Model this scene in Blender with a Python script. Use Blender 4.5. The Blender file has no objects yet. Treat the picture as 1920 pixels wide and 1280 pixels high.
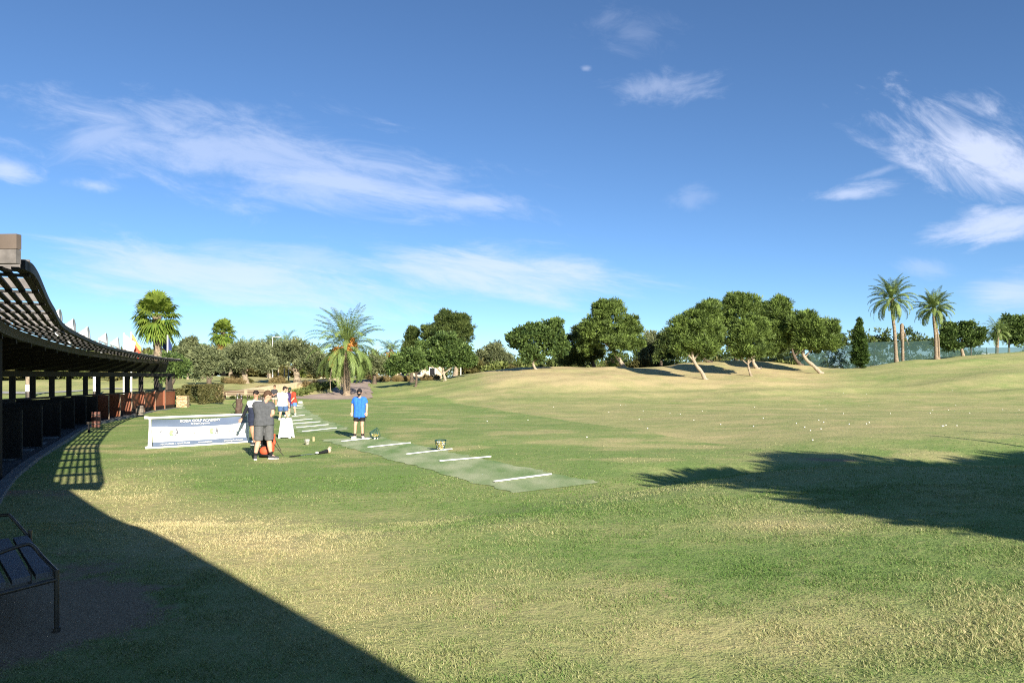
import bpy, bmesh, math, random
import numpy as np
from mathutils import Vector, Matrix

# ------------------------------------------------------------------ camera, sky, sun, exposure
SC = bpy.context.scene
COL = SC.collection
F = 1387.0            # focal length in photograph pixels
HOR = 706.0           # horizon row of the photograph
EYE = 2.0             # camera height above the tee
cam_data = bpy.data.cameras.new("camera")
cam_data.sensor_width = 36.0
cam_data.lens = 26.0
cam_data.shift_y = (HOR - 640.0) / 1920.0
cam_data.clip_start = 0.05
cam_data.clip_end = 12000.0
cam = bpy.data.objects.new("camera", cam_data)
cam.location = (0, 0, EYE)
cam.rotation_euler = (math.radians(90), 0, 0)
COL.objects.link(cam)
SC.camera = cam

SUN_EL = math.radians(22.5)
SUN_AZ = math.radians(155.8)      # clockwise from +Y
world = bpy.data.worlds.new("World")
SC.world = world
world.use_nodes = True
WN = world.node_tree.nodes
WL = world.node_tree.links
bg = WN["Background"]
bg.inputs[1].default_value = 0.075
sky = WN.new('ShaderNodeTexSky')
sky.sky_type = 'NISHITA'
sky.sun_disc = False
sky.sun_elevation = SUN_EL
sky.sun_rotation = SUN_AZ
sky.altitude = 0.0
sky.air_density = 0.7
sky.dust_density = 0.0
sky.ozone_density = 5.5
tint = WN.new('ShaderNodeMix'); tint.data_type = 'RGBA'; tint.blend_type = 'MULTIPLY'
tint.inputs[0].default_value = 1.0
tint.inputs[7].default_value = (1.04, 1.06, 1.03, 1)
WL.new(sky.outputs[0], tint.inputs[6])

def wmath(op, a, b=None, c=None, clamp=False):
    n = WN.new('ShaderNodeMath'); n.operation = op; n.use_clamp = clamp
    for i, v in enumerate((a, b, c)):
        if v is None: continue
        if isinstance(v, (int, float)): n.inputs[i].default_value = v
        else: WL.new(v, n.inputs[i])
    return n.outputs[0]

tc = WN.new('ShaderNodeTexCoord')
sep = WN.new('ShaderNodeSeparateXYZ'); WL.new(tc.outputs['Generated'], sep.inputs[0])
ysafe = wmath('MAXIMUM', sep.outputs[1], 0.05)
uu = wmath('DIVIDE', sep.outputs[0], ysafe)
vv = wmath('DIVIDE', sep.outputs[2], ysafe)
uv = WN.new('ShaderNodeCombineXYZ'); WL.new(uu, uv.inputs[0]); WL.new(vv, uv.inputs[1])
front = wmath('GREATER_THAN', sep.outputs[1], 0.06)
# wispy clouds: (px, py, half length, half width, angle deg, density, streak, seed)
CLOUDS = [
    (470, 295, 480, 95, -9, 0.60, 3.2, 1.0),
    (640, 340, 330, 40, -9, 0.75, 4.5, 2.0),
    (200, 250, 130, 34, 16, 0.50, 4.0, 3.0),
    (15, 320, 85, 30, -14, 0.85, 3.0, 4.0),
    (175, 348, 60, 18, -6, 0.65, 3.0, 5.0),
    (880, 379, 95, 20, -6, 0.70, 4.0, 5.5),
    (420, 525, 440, 66, -6, 0.95, 5.0, 6.0),
    (560, 490, 210, 34, -5, 0.55, 4.5, 7.0),
    (925, 512, 285, 58, -6, 1.0, 4.5, 8.0),
    (1040, 525, 150, 34, 3, 0.70, 5.0, 8.6),
    (1850, 292, 220, 92, -20, 1.1, 2.6, 9.0),
    (1880, 425, 140, 44, 14, 1.00, 4.0, 10.0),
    (1585, 362, 90, 22, 7, 0.80, 3.4, 11.0),
    (1640, 325, 60, 10, 18, 0.40, 3.4, 11.5),
    (1885, 550, 105, 38, 6, 0.80, 5.0, 12.0),
    (1740, 500, 60, 22, -4, 0.35, 3.0, 12.5),
    (1240, 165, 110, 34, 4, 0.42, 1.8, 13.0),
    (1180, 60, 90, 46, -10, 0.20, 1.8, 14.0),
    (1100, 128, 13, 7, 0, 0.40, 1.2, 15.0),
    (1295, 375, 45, 30, 10, 0.25, 2.0, 15.5),
]
total = None
for (px, py, a, b, ang, dens, st, seed) in CLOUDS:
    m = WN.new('ShaderNodeMapping'); m.vector_type = 'TEXTURE'
    m.inputs['Location'].default_value = ((px - 960) / F, (HOR - py) / F, 0)
    m.inputs['Rotation'].default_value = (0, 0, math.radians(ang))
    m.inputs['Scale'].default_value = (a / F, b / F, 1)
    WL.new(uv.outputs[0], m.inputs[0])
    ln = WN.new('ShaderNodeVectorMath'); ln.operation = 'LENGTH'; WL.new(m.outputs[0], ln.inputs[0])
    m2 = WN.new('ShaderNodeMapping'); m2.vector_type = 'TEXTURE'
    m2.inputs['Location'].default_value = (seed * 1.7, seed * 0.9, 0)
    m2.inputs['Rotation'].default_value = (0, 0, math.radians(ang - 4))
    m2.inputs['Scale'].default_value = (0.055 * st, 0.055, 1)
    WL.new(uv.outputs[0], m2.inputs[0])
    nz = WN.new('ShaderNodeTexNoise'); nz.inputs['Scale'].default_value = 1.3
    nz.inputs['Detail'].default_value = 10.0; nz.inputs['Roughness'].default_value = 0.66
    nz.inputs['Distortion'].default_value = 0.45
    WL.new(m2.outputs[0], nz.inputs[0])
    # mask falls off with the distance from the cloud's centre; noise breaks the rim
    t = wmath('MULTIPLY_ADD', ln.outputs['Value'], -1.0, 1.0)
    t2 = wmath('MULTIPLY_ADD', nz.outputs[0], 2.8, -1.27)
    t3 = wmath('ADD', t, t2)
    mr = WN.new('ShaderNodeMapRange'); mr.interpolation_type = 'SMOOTHSTEP'
    mr.inputs[1].default_value = 0.0; mr.inputs[2].default_value = 1.15
    mr.inputs[3].default_value = 0.0; mr.inputs[4].default_value = dens * 0.68
    WL.new(t3, mr.inputs[0])
    lim = wmath('LESS_THAN', ln.outputs['Value'], 1.7)
    fin = wmath('MULTIPLY', mr.outputs[0], lim)
    total = fin if total is None else wmath('MAXIMUM', total, fin)
total = wmath('MULTIPLY', total, front)
cm = WN.new('ShaderNodeMix'); cm.data_type = 'RGBA'
WL.new(total, cm.inputs[0]); WL.new(tint.outputs[2], cm.inputs[6])
cm.inputs[7].default_value = (5.9, 6.4, 7.9, 1)
WL.new(cm.outputs[2], bg.inputs[0])

sun_data = bpy.data.lights.new("sun", 'SUN')
sun_data.energy = 5.0
sun_data.angle = math.radians(0.5)
sun_data.color = (1.0, 0.93, 0.80)
sun = bpy.data.objects.new("sun", sun_data)
SD = Vector((math.sin(SUN_AZ) * math.cos(SUN_EL), math.cos(SUN_AZ) * math.cos(SUN_EL), math.sin(SUN_EL)))
sun.rotation_euler = SD.to_track_quat('Z', 'Y').to_euler()
sun.location = (20, -40, 40)
COL.objects.link(sun)
SC.view_settings.view_transform = 'Standard'
SC.view_settings.look = 'None'
SC.view_settings.exposure = 1.0
SC.view_settings.gamma = 1.0
SC.render.engine = 'CYCLES'
SC.cycles.use_denoising = False
SC.cycles.filter_width = 1.1
SC.cycles.sample_clamp_indirect = 4.0
SC.cycles.max_bounces = 6
SC.cycles.transparent_max_bounces = 12

rng = np.random.default_rng(7)
random.seed(7)

# ------------------------------------------------------------------ helpers
def tag(o, label=None, cat=None, group=None, kind=None):
    if label: o['label'] = label
    if cat: o['category'] = cat
    if group: o['group'] = group
    if kind: o['kind'] = kind
    return o

def empty(name, loc=(0, 0, 0), rz=0.0, label=None, cat=None, group=None):
    o = bpy.data.objects.new(name, None)
    o.empty_display_size = 0.2
    COL.objects.link(o)
    o.location = loc
    o.rotation_euler = (0, 0, rz)
    return tag(o, label, cat, group)

def link_mesh(name, me, parent=None):
    o = bpy.data.objects.new(name, me)
    COL.objects.link(o)
    if parent: o.parent = parent
    return o

def mesh_np(name, verts, faces, mat, parent=None, tint=None, smooth=False):
    """verts (N,3), faces (M,k) all of one size."""
    verts = np.asarray(verts, dtype=np.float32); faces = np.asarray(faces, dtype=np.int32)
    me = bpy.data.meshes.new(name)
    n, k = faces.shape
    me.vertices.add(len(verts)); me.vertices.foreach_set('co', verts.ravel())
    me.loops.add(n * k); me.loops.foreach_set('vertex_index', faces.ravel())
    me.polygons.add(n)
    me.polygons.foreach_set('loop_start', np.arange(0, n * k, k, dtype=np.int32))
    if smooth: me.polygons.foreach_set('use_smooth', np.ones(n, dtype=bool))
    me.update(calc_edges=True)
    if mat: me.materials.append(mat)
    if tint is not None:
        for nm, arr in tint.items():
            at = me.attributes.new(nm, 'FLOAT', 'POINT')
            at.data.foreach_set('value', np.asarray(arr, dtype=np.float32))
    return link_mesh(name, me, parent)

class MB:
    """collects shapes into one mesh"""
    def __init__(s): s.v = []; s.f = []; s.mi = []; s.cur = 0; s.sm = []
    def add(s, vs, fs, smooth=False):
        b = len(s.v); s.v += [tuple(p) for p in vs]
        for f in fs:
            s.f.append(tuple(i + b for i in f)); s.mi.append(s.cur); s.sm.append(smooth)
    def box(s, c, size, rz=0.0, rot=None):
        hx, hy, hz = size[0] / 2, size[1] / 2, size[2] / 2
        R = rot if rot is not None else Matrix.Rotation(rz, 3, 'Z')
        vs = [Vector(c) + R @ Vector((x * hx, y * hy, z * hz)) for x in (-1, 1) for y in (-1, 1) for z in (-1, 1)]
        s.add(vs, [(0, 1, 3, 2), (4, 6, 7, 5), (0, 4, 5, 1), (2, 3, 7, 6), (0, 2, 6, 4), (1, 5, 7, 3)])
    def beam(s, p0, p1, w, h, up=(0, 0, 1)):
        p0, p1 = Vector(p0), Vector(p1); d = (p1 - p0); L = d.length; d.normalize()
        side = d.cross(Vector(up))
        if side.length < 1e-4: side = d.cross(Vector((1, 0, 0)))
        side.normalize(); u = side.cross(d).normalized()
        vs = []
        for p in (p0, p1):
            for a, b in ((-1, -1), (1, -1), (1, 1), (-1, 1)):
                vs.append(p + side * a * w / 2 + u * b * h / 2)
        s.add(vs, [(0, 1, 2, 3), (7, 6, 5, 4), (0, 4, 5, 1), (1, 5, 6, 2), (2, 6, 7, 3), (3, 7, 4, 0)])
    def tube(s, pts, radii, n=8, cap=True, smooth=True, squash=None):
        pts = [Vector(p) for p in pts]
        if isinstance(radii, (int, float)): radii = [radii] * len(pts)
        vs = []; prev = None
        for i, p in enumerate(pts):
            d = (pts[min(i + 1, len(pts) - 1)] - pts[max(i - 1, 0)])
            d = d.normalized() if d.length > 1e-9 else Vector((0, 0, 1))
            if prev is None:
                a = d.cross(Vector((0, 1, 0)))
                if a.length < 0.2: a = d.cross(Vector((1, 0, 0)))
            else:
                a = prev - d * prev.dot(d)
            a.normalize(); b = d.cross(a); prev = a
            for k in range(n):
                t = 2 * math.pi * k / n
                vs.append(p + (a * math.cos(t) + b * math.sin(t)) * radii[i])
        fs = []
        for i in range(len(pts) - 1):
            for k in range(n):
                k2 = (k + 1) % n
                fs.append((i * n + k, i * n + k2, (i + 1) * n + k2, (i + 1) * n + k))
        s.add(vs, fs, smooth)
        if cap:
            s.add(vs[:n], [tuple(range(n - 1, -1, -1))]); s.add(vs[-n:], [tuple(range(n))])
    def lathe(s, prof, c=(0, 0, 0), n=20, smooth=True, M=None):
        vs = []; c = Vector(c)
        for r, z in prof:
            for k in range(n):
                t = 2 * math.pi * k / n
                p = Vector((r * math.cos(t), r * math.sin(t), z))
                vs.append(c + (M @ p if M is not None else p))
        fs = []
        for i in range(len(prof) - 1):
            for k in range(n):
                k2 = (k + 1) % n
                fs.append((i * n + k, i * n + k2, (i + 1) * n + k2, (i + 1) * n + k))
        s.add(vs, fs, smooth)
    def ell(s, c, r, n=16, m=10, rot=None):
        c = Vector(c); vs = []; fs = []
        r = (r, r, r) if isinstance(r, (int, float)) else r
        for i in range(1, m):
            a = math.pi * i / m
            for k in range(n):
                t = 2 * math.pi * k / n
                p = Vector((r[0] * math.sin(a) * math.cos(t), r[1] * math.sin(a) * math.sin(t), r[2] * math.cos(a)))
                vs.append(c + (rot @ p if rot is not None else p))
        top = Vector((0, 0, r[2])); 
        vs.append(c + (rot @ top if rot is not None else top)); vs.append(c - (rot @ top if rot is not None else top))
        for i in range(m - 2):
            for k in range(n):
                k2 = (k + 1) % n
                fs.append((i * n + k, (i + 1) * n + k, (i + 1) * n + k2, i * n + k2))
        T = (m - 1) * n
        for k in range(n):
            k2 = (k + 1) % n
            fs.append((T, k, k2)); fs.append((T + 1, (m - 2) * n + k2, (m - 2) * n + k))
        s.add(vs, fs, True)
    def capsule(s, p0, p1, r0, r1, n=14):
        p0, p1 = Vector(p0), Vector(p1); d = (p1 - p0); L = d.length
        if L < 1e-6: d = Vector((0, 0, 1)); L = 1e-6
        d = d / L
        pts = []; rad = []
        for i in range(0, 5):
            a = math.pi / 2 * i / 4
            pts.append(p0 - d * r0 * math.cos(a)); rad.append(max(r0 * math.sin(a), 0.0008))
        for i in range(0, 5):
            a = math.pi / 2 * i / 4
            pts.append(p1 + d * r1 * math.sin(a)); rad.append(max(r1 * math.cos(a), 0.0008))
        s.tube(pts, rad, n)
    def prism(s, poly, z0, z1):
        n = len(poly)
        vs = [(p[0], p[1], z0) for p in poly] + [(p[0], p[1], z1) for p in poly]
        fs = [tuple(range(n - 1, -1, -1)), tuple(range(n, 2 * n))]
        for i in range(n):
            j = (i + 1) % n; fs.append((i, j, j + n, i + n))
        s.add(vs, fs)
    def mesh(s, name, mats):
        me = bpy.data.meshes.new(name)
        me.from_pydata(s.v, [], s.f)
        if not isinstance(mats, (list, tuple)): mats = [mats]
        for m in mats: me.materials.append(m)
        me.polygons.foreach_set('material_index', s.mi)
        me.polygons.foreach_set('use_smooth', s.sm)
        me.update()
        return me
    def build(s, name, mats, parent=None):
        return link_mesh(name, s.mesh(name, mats), parent)

def world_at(px, py, Y):
    return Vector(((px - 960) / F * Y, Y, EYE + (HOR - py) / F * Y))

# ------------------------------------------------------------------ terrain
TCOLS = {
    -1500: [(45, .15), (80, .8), (150, 1.5)],
    300: [(45, .1), (60, .5), (80, 1.4), (110, 1.9)],
    450: [(50, .0), (62, .02), (70, .75), (85, 1.5), (110, 1.9)],
    560: [(60, 0), (70, .15), (85, 1.4), (110, 1.8)],
    650: [(60, 0), (72, .13), (90, .9), (110, 1.5)],
    720: [(60, 0), (75, .3), (90, 1.0), (110, 1.6)],
    800: [(55, 0), (68, .45), (80, 1.0), (95, 1.4), (110, 1.7)],
    880: [(52, 0), (65, .75), (80, 2.1), (90, 2.3), (110, 1.7)],
    960: [(50, .05), (62, .75), (74, 2.2), (84, 3.35), (100, 2.0)],
    1040: [(50, .05), (62, .9), (74, 2.2), (84, 3.4), (100, 2.0)],
    1155: [(50, .05), (62, .9), (74, 2.1), (85, 3.0), (100, 1.8)],
    1250: [(50, .05), (62, .8), (75, 1.9), (88, 3.3), (104, 2.0)],
    1330: [(50, .05), (62, .7), (72, 1.53), (80, 2.5), (90, 3.7), (106, 2.2)],
    1420: [(50, .05), (62, .75), (74, 2.0), (90, 3.8), (106, 2.3)],
    1500: [(50, .05), (65, .9), (78, 2.2), (90, 3.2), (106, 2.2)],
    1560: [(50, .05), (65, .9), (80, 2.4), (92, 3.0), (108, 2.3)],
    1620: [(50, .05), (65, .9), (80, 2.6), (90, 3.2), (105, 2.8)],
    1700: [(50, .1), (70, 1.7), (88, 4.0), (96, 4.2)],
    1800: [(50, .15), (70, 2.1), (90, 4.5), (100, 4.6)],
    1920: [(50, .2), (70, 2.4), (92, 5.0), (105, 5.0)],
    3000: [(50, .2), (70, 2.4), (92, 5.2), (105, 5.2)],
}
TPX = np.arange(-1500, 3001, 20.0)
TY = np.arange(30, 201, 1.0)
_cols = sorted(TCOLS)
_prof = np.array([np.interp(TY, [30, 40] + [p[0] for p in TCOLS[c]] + [200], [0, 0] + [p[1] for p in TCOLS[c]] + [1.6]) for c in _cols])
TAB = np.array([[np.interp(x, _cols, _prof[:, j]) for j in range(len(TY))] for x in TPX])
def _blur(a, axis, w):
    k = np.ones(w) / w
    pad = [(0, 0), (0, 0)]; pad[axis] = (w // 2, w // 2)
    b = np.pad(a, pad, mode='edge')
    return np.apply_along_axis(lambda r: np.convolve(r, k, 'valid'), axis, b)
for _ in range(2):
    TAB = _blur(TAB, 0, 3); TAB = _blur(TAB, 1, 3)

def smooth(a, b, x):
    t = np.clip((x - a) / (b - a), 0, 1); return t * t * (3 - 2 * t)

def vnoise(x, y, seed=0):
    """cheap value noise, numpy"""
    xi = np.floor(x).astype(np.int64); yi = np.floor(y).astype(np.int64)
    fx = x - xi; fy = y - yi; fx = fx * fx * (3 - 2 * fx); fy = fy * fy * (3 - 2 * fy)
    def h(i, j):
        n = (i * 374761393 + j * 668265263 + seed * 982451653) & 0x7fffffff
        n = ((n ^ (n >> 13)) * 1274126177) & 0x7fffffff
        return ((n ^ (n >> 16)) & 0xffff) / 65535.0
    return (h(xi, yi) * (1 - fx) + h(xi + 1, yi) * fx) * (1 - fy) + (h(xi, yi + 1) * (1 - fx) + h(xi + 1, yi + 1) * fx) * fy
def fbm(x, y, seed=0, o=4):
    s = 0; a = .5; t = 0
    for i in range(o):
        s = s + a * vnoise(x * 2 ** i, y * 2 ** i, seed + i); t += a; a *= .5
    return s / t

def tz(X, Y):
    X = np.asarray(X, float); Y = np.asarray(Y, float)
    Ys = np.maximum(Y, 1.0)
    px = np.clip(960 + F * X / Ys, -1500, 2999)
    yy = np.clip(Y, 30, 199.0)
    i = (px - TPX[0]) / 20.0; j = (yy - 30)
    i0 = np.clip(np.floor(i).astype(int), 0, len(TPX) - 2); j0 = np.clip(np.floor(j).astype(int), 0, len(TY) - 2)
    fi = i - i0; fj = j - j0
    z = (TAB[i0, j0] * (1 - fi) + TAB[i0 + 1, j0] * fi) * (1 - fj) + (TAB[i0, j0 + 1] * (1 - fi) + TAB[i0 + 1, j0 + 1] * fi) * fj
    z = np.where(Y < 31, 0.0, z)
    # the raised foreground the photographer stands on
    hp = 0.30 + 0.28 * smooth(1.0, 6.0, X)
    edge = 8.0 + 4.2 * smooth(-2.0, 4.5, X) + 0.35 * (vnoise(X * .35 + 9, X * 0 + 2, 5) - .5)
    plat = hp * (1 - smooth(edge - .6, edge + 2.6, Y))
    plat = plat * (1 - smooth(-9.5, -7.0, -Y * 0 - X) * 0)
    # swale with small ridges beyond the foreground on the sunny side
    sw = np.exp(-((Y - 15.2 - .10 * (X - 6)) / 1.5) ** 2) * smooth(1.5, 4.5, X) * (1 - smooth(18, 30, X))
    plat = plat - 0.16 * sw + 0.09 * sw * np.sin(Y * 2.6 + X * .35)
    rise = 0.30 * smooth(16.5, 22, Y) * smooth(5, 14, X) * (1 - smooth(30, 45, Y))
    mat_keep = np.exp(-((X - (-.6 * (Y - 13.7) + .85)) / 1.8) ** 2) * smooth(11, 12.5, Y) * (1 - smooth(46, 50, Y))
    amp = 1 - mat_keep
    n = (fbm(X * .22, Y * .22, 3, 3) - .5) * .10 + (fbm(X * 1.1, Y * 1.1, 8, 2) - .5) * .025
    n = n + (fbm(X * .085 + 3, Y * .13, 13, 3) - .5) * 1.35 * smooth(48, 62, Y) + (fbm(X * .5, Y * .8, 17, 2) - .5) * .10 * smooth(26, 40, Y)
    sd = X - (-6.0 + (60.0 - Y) * (11.5 / 36.7)); n = n + .07 * (1 - smooth(-.15, .15, sd)) * smooth(20, 24, Y) * (1 - smooth(58, 64, Y)) * smooth(-14, -8, sd)
    near = 1 - smooth(300, 900, np.hypot(X, Y))
    return z * near + plat + rise + n * amp * (1 - smooth(60, 200, np.hypot(X, Y)))
def tz1(x, y): return float(tz(np.array([x]), np.array([y]))[0])
def ground(px, Y):
    X = (px - 960) / F * Y
    return Vector((X, Y, tz1(X, Y)))

# ------------------------------------------------------------------ materials
def new_mat(name):
    m = bpy.data.materials.new(name); m.use_nodes = True
    nt = m.node_tree
    return m, nt, nt.nodes['Principled BSDF']
def mat(name, col, rough=.7, var=.15, scale=6.0, metal=0.0, bump=0.0, bscale=60.0, spec=.3, streak=None):
    m, nt, p = new_mat(name)
    p.inputs['Roughness'].default_value = rough; p.inputs['Metallic'].default_value = metal
    p.inputs['Specular IOR Level'].default_value = spec
    tcn = nt.nodes.new('ShaderNodeTexCoord')
    nz = nt.nodes.new('ShaderNodeTexNoise'); nz.inputs['Scale'].default_value = scale; nz.inputs['Detail'].default_value = 5
    if streak:
        mp = nt.nodes.new('ShaderNodeMapping'); mp.inputs['Scale'].default_value = streak
        nt.links.new(tcn.outputs['Object'], mp.inputs[0]); nt.links.new(mp.outputs[0], nz.inputs[0])
    else:
        nt.links.new(tcn.outputs['Object'], nz.inputs[0])
    mx = nt.nodes.new('ShaderNodeMix'); mx.data_type = 'RGBA'
    mx.inputs[6].default_value = (*[c * (1 - var) for c in col], 1)
    mx.inputs[7].default_value = (*[min(1, c * (1 + var)) for c in col], 1)
    mr = nt.nodes.new('ShaderNodeMapRange'); mr.inputs[1].default_value = .3; mr.inputs[2].default_value = .7
    nt.links.new(nz.outputs[0], mr.inputs[0]); nt.links.new(mr.outputs[0], mx.inputs[0])
    nt.links.new(mx.outputs[2], p.inputs['Base Color'])
    if bump:
        n2 = nt.nodes.new('ShaderNodeTexNoise'); n2.inputs['Scale'].default_value = bscale; n2.inputs['Detail'].default_value = 4
        nt.links.new(tcn.outputs['Object'], n2.inputs[0])
        bp = nt.nodes.new('ShaderNodeBump'); bp.inputs['Strength'].default_value = bump; bp.inputs['Distance'].default_value = .02
        nt.links.new(n2.outputs[0], bp.inputs['Height']); nt.links.new(bp.outputs[0], p.inputs['Normal'])
    return m

def leaf_mat(name, dark, light, trans=.25, rough=.55):
    m, nt, p = new_mat(name)
    at = nt.nodes.new('ShaderNodeAttribute'); at.attribute_name = 'tint'
    mx = nt.nodes.new('ShaderNodeMix'); mx.data_type = 'RGBA'
    mx.inputs[6].default_value = (*dark, 1); mx.inputs[7].default_value = (*light, 1)
    nt.links.new(at.outputs['Fac'], mx.inputs[0])
    nt.links.new(mx.outputs[2], p.inputs['Base Color'])
    p.inputs['Roughness'].default_value = rough; p.inputs['Specular IOR Level'].default_value = .25
    tr = nt.nodes.new('ShaderNodeBsdfTranslucent'); nt.links.new(mx.outputs[2], tr.inputs[0])
    ms = nt.nodes.new('ShaderNodeMixShader'); ms.inputs[0].default_value = trans
    nt.links.new(p.outputs[0], ms.inputs[1]); nt.links.new(tr.outputs[0], ms.inputs[2])
    nt.links.new(ms.outputs[0], nt.nodes['Material Output'].inputs[0])
    return m

def ground_mat():
    m, nt, p = new_mat('ground_turf')
    N = nt.nodes; L = nt.links
    g = N.new('ShaderNodeNewGeometry')
    def noise(scale, detail, vec=None, sc=None, rough=.6):
        n = N.new('ShaderNodeTexNoise'); n.inputs['Scale'].default_value = scale
        n.inputs['Detail'].default_value = detail; n.inputs['Roughness'].default_value = rough
        if sc:
            mp = N.new('ShaderNodeMapping'); mp.inputs['Scale'].default_value = sc
            L.new(g.outputs['Position'], mp.inputs[0]); L.new(mp.outputs[0], n.inputs[0])
        else: L.new(g.outputs['Position'], n.inputs[0])
        return n.outputs[0]
    def mth(op, a, b=None, c=None, clamp=False):
        n = N.new('ShaderNodeMath'); n.operation = op; n.use_clamp = clamp
        for i, v in enumerate((a, b, c)):
            if v is None: continue
            if isinstance(v, (int, float)): n.inputs[i].default_value = v
            else: L.new(v, n.inputs[i])
        return n.outputs[0]
    def mix(f, a, b):
        n = N.new('ShaderNodeMix'); n.data_type = 'RGBA'; L.new(f, n.inputs[0])
        for i, v in ((6, a), (7, b)):
            if isinstance(v, tuple): n.inputs[i].default_value = (*v, 1)
            else: L.new(v, n.inputs[i])
        return n.outputs[2]
    def attr(nm):
        a = N.new('ShaderNodeAttribute'); a.attribute_name = nm; return a.outputs['Fac']
    dry, dirt = attr('dry'), attr('dirt')
    n1 = noise(.9, 6); n2 = noise(9.0, 5); n3 = noise(45.0, 3); n4 = noise(.35, 4, sc=(.5, 1.6, 1))
    f = mth('ADD', dry, mth('MULTIPLY_ADD', n1, .9, -.45))
    f = mth('ADD', f, mth('MULTIPLY_ADD', n2, .9, -.45))
    f = mth('ADD', f, mth('MULTIPLY_ADD', n4, .5, -.25), None, True)
    green = mix(n3, (.13, .207, .056), (.27, .36, .112))
    straw = mix(n3, (.41, .325, .145), (.67, .555, .30))
    c = mix(f, green, straw)
    soil = mix(n3, (.22, .14, .085), (.52, .37, .23))
    fd = mth('ADD', dirt, mth('MULTIPLY_ADD', n2, .8, -.4))
    fd2 = N.new('ShaderNodeMapRange'); fd2.inputs[1].default_value = .35; fd2.inputs[2].default_value = .65
    L.new(fd, fd2.inputs[0])
    c = mix(fd2.outputs[0], c, soil)
    L.new(c, p.inputs['Base Color'])
    p.inputs['Roughness'].default_value = .9; p.inputs['Specular IOR Level'].default_value = .08
    n5 = noise(2.6, 5)
    h = mth('ADD', mth('MULTIPLY', n3, .6), mth('MULTIPLY', n2, 1.0)); h = mth('ADD', h, mth('MULTIPLY', n5, 1.6))
    bp = N.new('ShaderNodeBump'); bp.inputs['Strength'].default_value = .55; bp.inputs['Distance'].default_value = .035
    L.new(h, bp.inputs['Height']); L.new(bp.outputs[0], p.inputs['Normal'])
    return m

M = {}
M['ground'] = ground_mat()
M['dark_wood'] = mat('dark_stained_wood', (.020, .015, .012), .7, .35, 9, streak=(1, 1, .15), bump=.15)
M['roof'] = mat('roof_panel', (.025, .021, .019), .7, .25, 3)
M['slat'] = mat('shade_dark_slat', (.030, .026, .023), .65, .3, 8)  # slats seen from below: their shade is put into this dark colour
M['cross'] = mat('grey_timber', (.17, .155, .145), .75, .25, 12)
M['fascia'] = mat('brown_fascia', (.15, .118, .096), .7, .15, 5)
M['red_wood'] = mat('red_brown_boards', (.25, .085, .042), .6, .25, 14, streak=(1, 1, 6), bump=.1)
M['concrete'] = mat('pale_concrete', (.36, .35, .33), .85, .2, 3, bump=.2)
M['kerb'] = mat('worn_kerb', (.17, .17, .165), .85, .3, 3, bump=.2)
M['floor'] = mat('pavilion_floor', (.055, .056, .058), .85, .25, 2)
M['white'] = mat('white_paint', (.80, .79, .76), .5, .05, 4)
M['white_plastic'] = mat('white_plastic', (.60, .62, .64), .4, .04, 3)
M['black'] = mat('black_cloth', (.012, .012, .014), .8, .3, 30)
M['metal'] = mat('dark_metal', (.12, .10, .085), .4, .2, 10, metal=.6)
M['steel'] = mat('bright_steel', (.55, .55, .56), .3, .1, 10, metal=.9)
M['bench_wood'] = mat('grey_bench_board', (.17, .16, .165), .65, .2, 14, streak=(1, 6, 1), bump=.15)
M['brown_wood'] = mat('brown_bench_board', (.09, .042, .028), .6, .25, 9)
M['bark'] = mat('bark', (.30, .235, .165), .9, .4, 7, bump=.8, bscale=14)
M['bark_dark'] = mat('dark_and_shaded_bark', (.12, .09, .065), .9, .4, 7, bump=.8, bscale=14)  # on shaded trunks the shade is put into this darker bark colour
M['bark_pale'] = mat('pale_bark', (.36, .29, .21), .9, .3, 7, bump=.7, bscale=14)
M['palm_bark'] = mat('palm_bark', (.25, .19, .13), .9, .45, 5, bump=1.0, bscale=12)
M['wall'] = mat('cream_wall', (.66, .53, .34), .85, .14, 2.5, bump=.15)
M['path'] = mat('pinkish_paving', (.36, .28, .23), .9, .15, 1.2, bump=.2)
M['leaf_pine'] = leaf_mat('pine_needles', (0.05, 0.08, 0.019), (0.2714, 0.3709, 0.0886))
M['leaf_dark'] = leaf_mat('dark_and_shaded_needles', (0.0399, 0.0686, 0.02), (0.1558, 0.1933, 0.0499))  # pines standing in shade get that shade through this darker needle colour
M['leaf_carob'] = leaf_mat('carob_leaves', (0.0418, 0.077, 0.022), (0.1848, 0.2632, 0.0694))
M['leaf_olive'] = leaf_mat('olive_leaves', (0.0975, 0.1208, 0.0562), (0.2983, 0.3243, 0.1558))
M['leaf_cypress'] = leaf_mat('cypress_leaves', (0.0274, 0.0562, 0.015), (0.1184, 0.187, 0.0374))
M['leaf_palm'] = leaf_mat('palm_leaflets', (0.0732, 0.1266, 0.0283), (0.2987, 0.3789, 0.1184))
M['leaf_fan'] = leaf_mat('fan_palm_leaves', (0.0748, 0.1434, 0.02), (0.3117, 0.3866, 0.0686))
M['leaf_dead'] = leaf_mat('dead_palm_leaves', (0.2369, 0.1496, 0.0437), (0.5237, 0.3492, 0.1122))
M['leaf_hedge'] = leaf_mat('hedge_leaves', (0.0689, 0.0721, 0.0233), (0.2095, 0.1846, 0.0649))
M['leaf_bush'] = leaf_mat('bush_leaves', (0.0748, 0.106, 0.0311), (0.2993, 0.3367, 0.0998))
M['leaf_dry'] = leaf_mat('dry_grass_leaves', (0.1833, 0.1353, 0.0524), (0.39, 0.2968, 0.1442))
M['dates'] = mat('orange_dates', (.50, .21, .045), .6, .35, 9)
M['turf_blade'] = None

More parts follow.
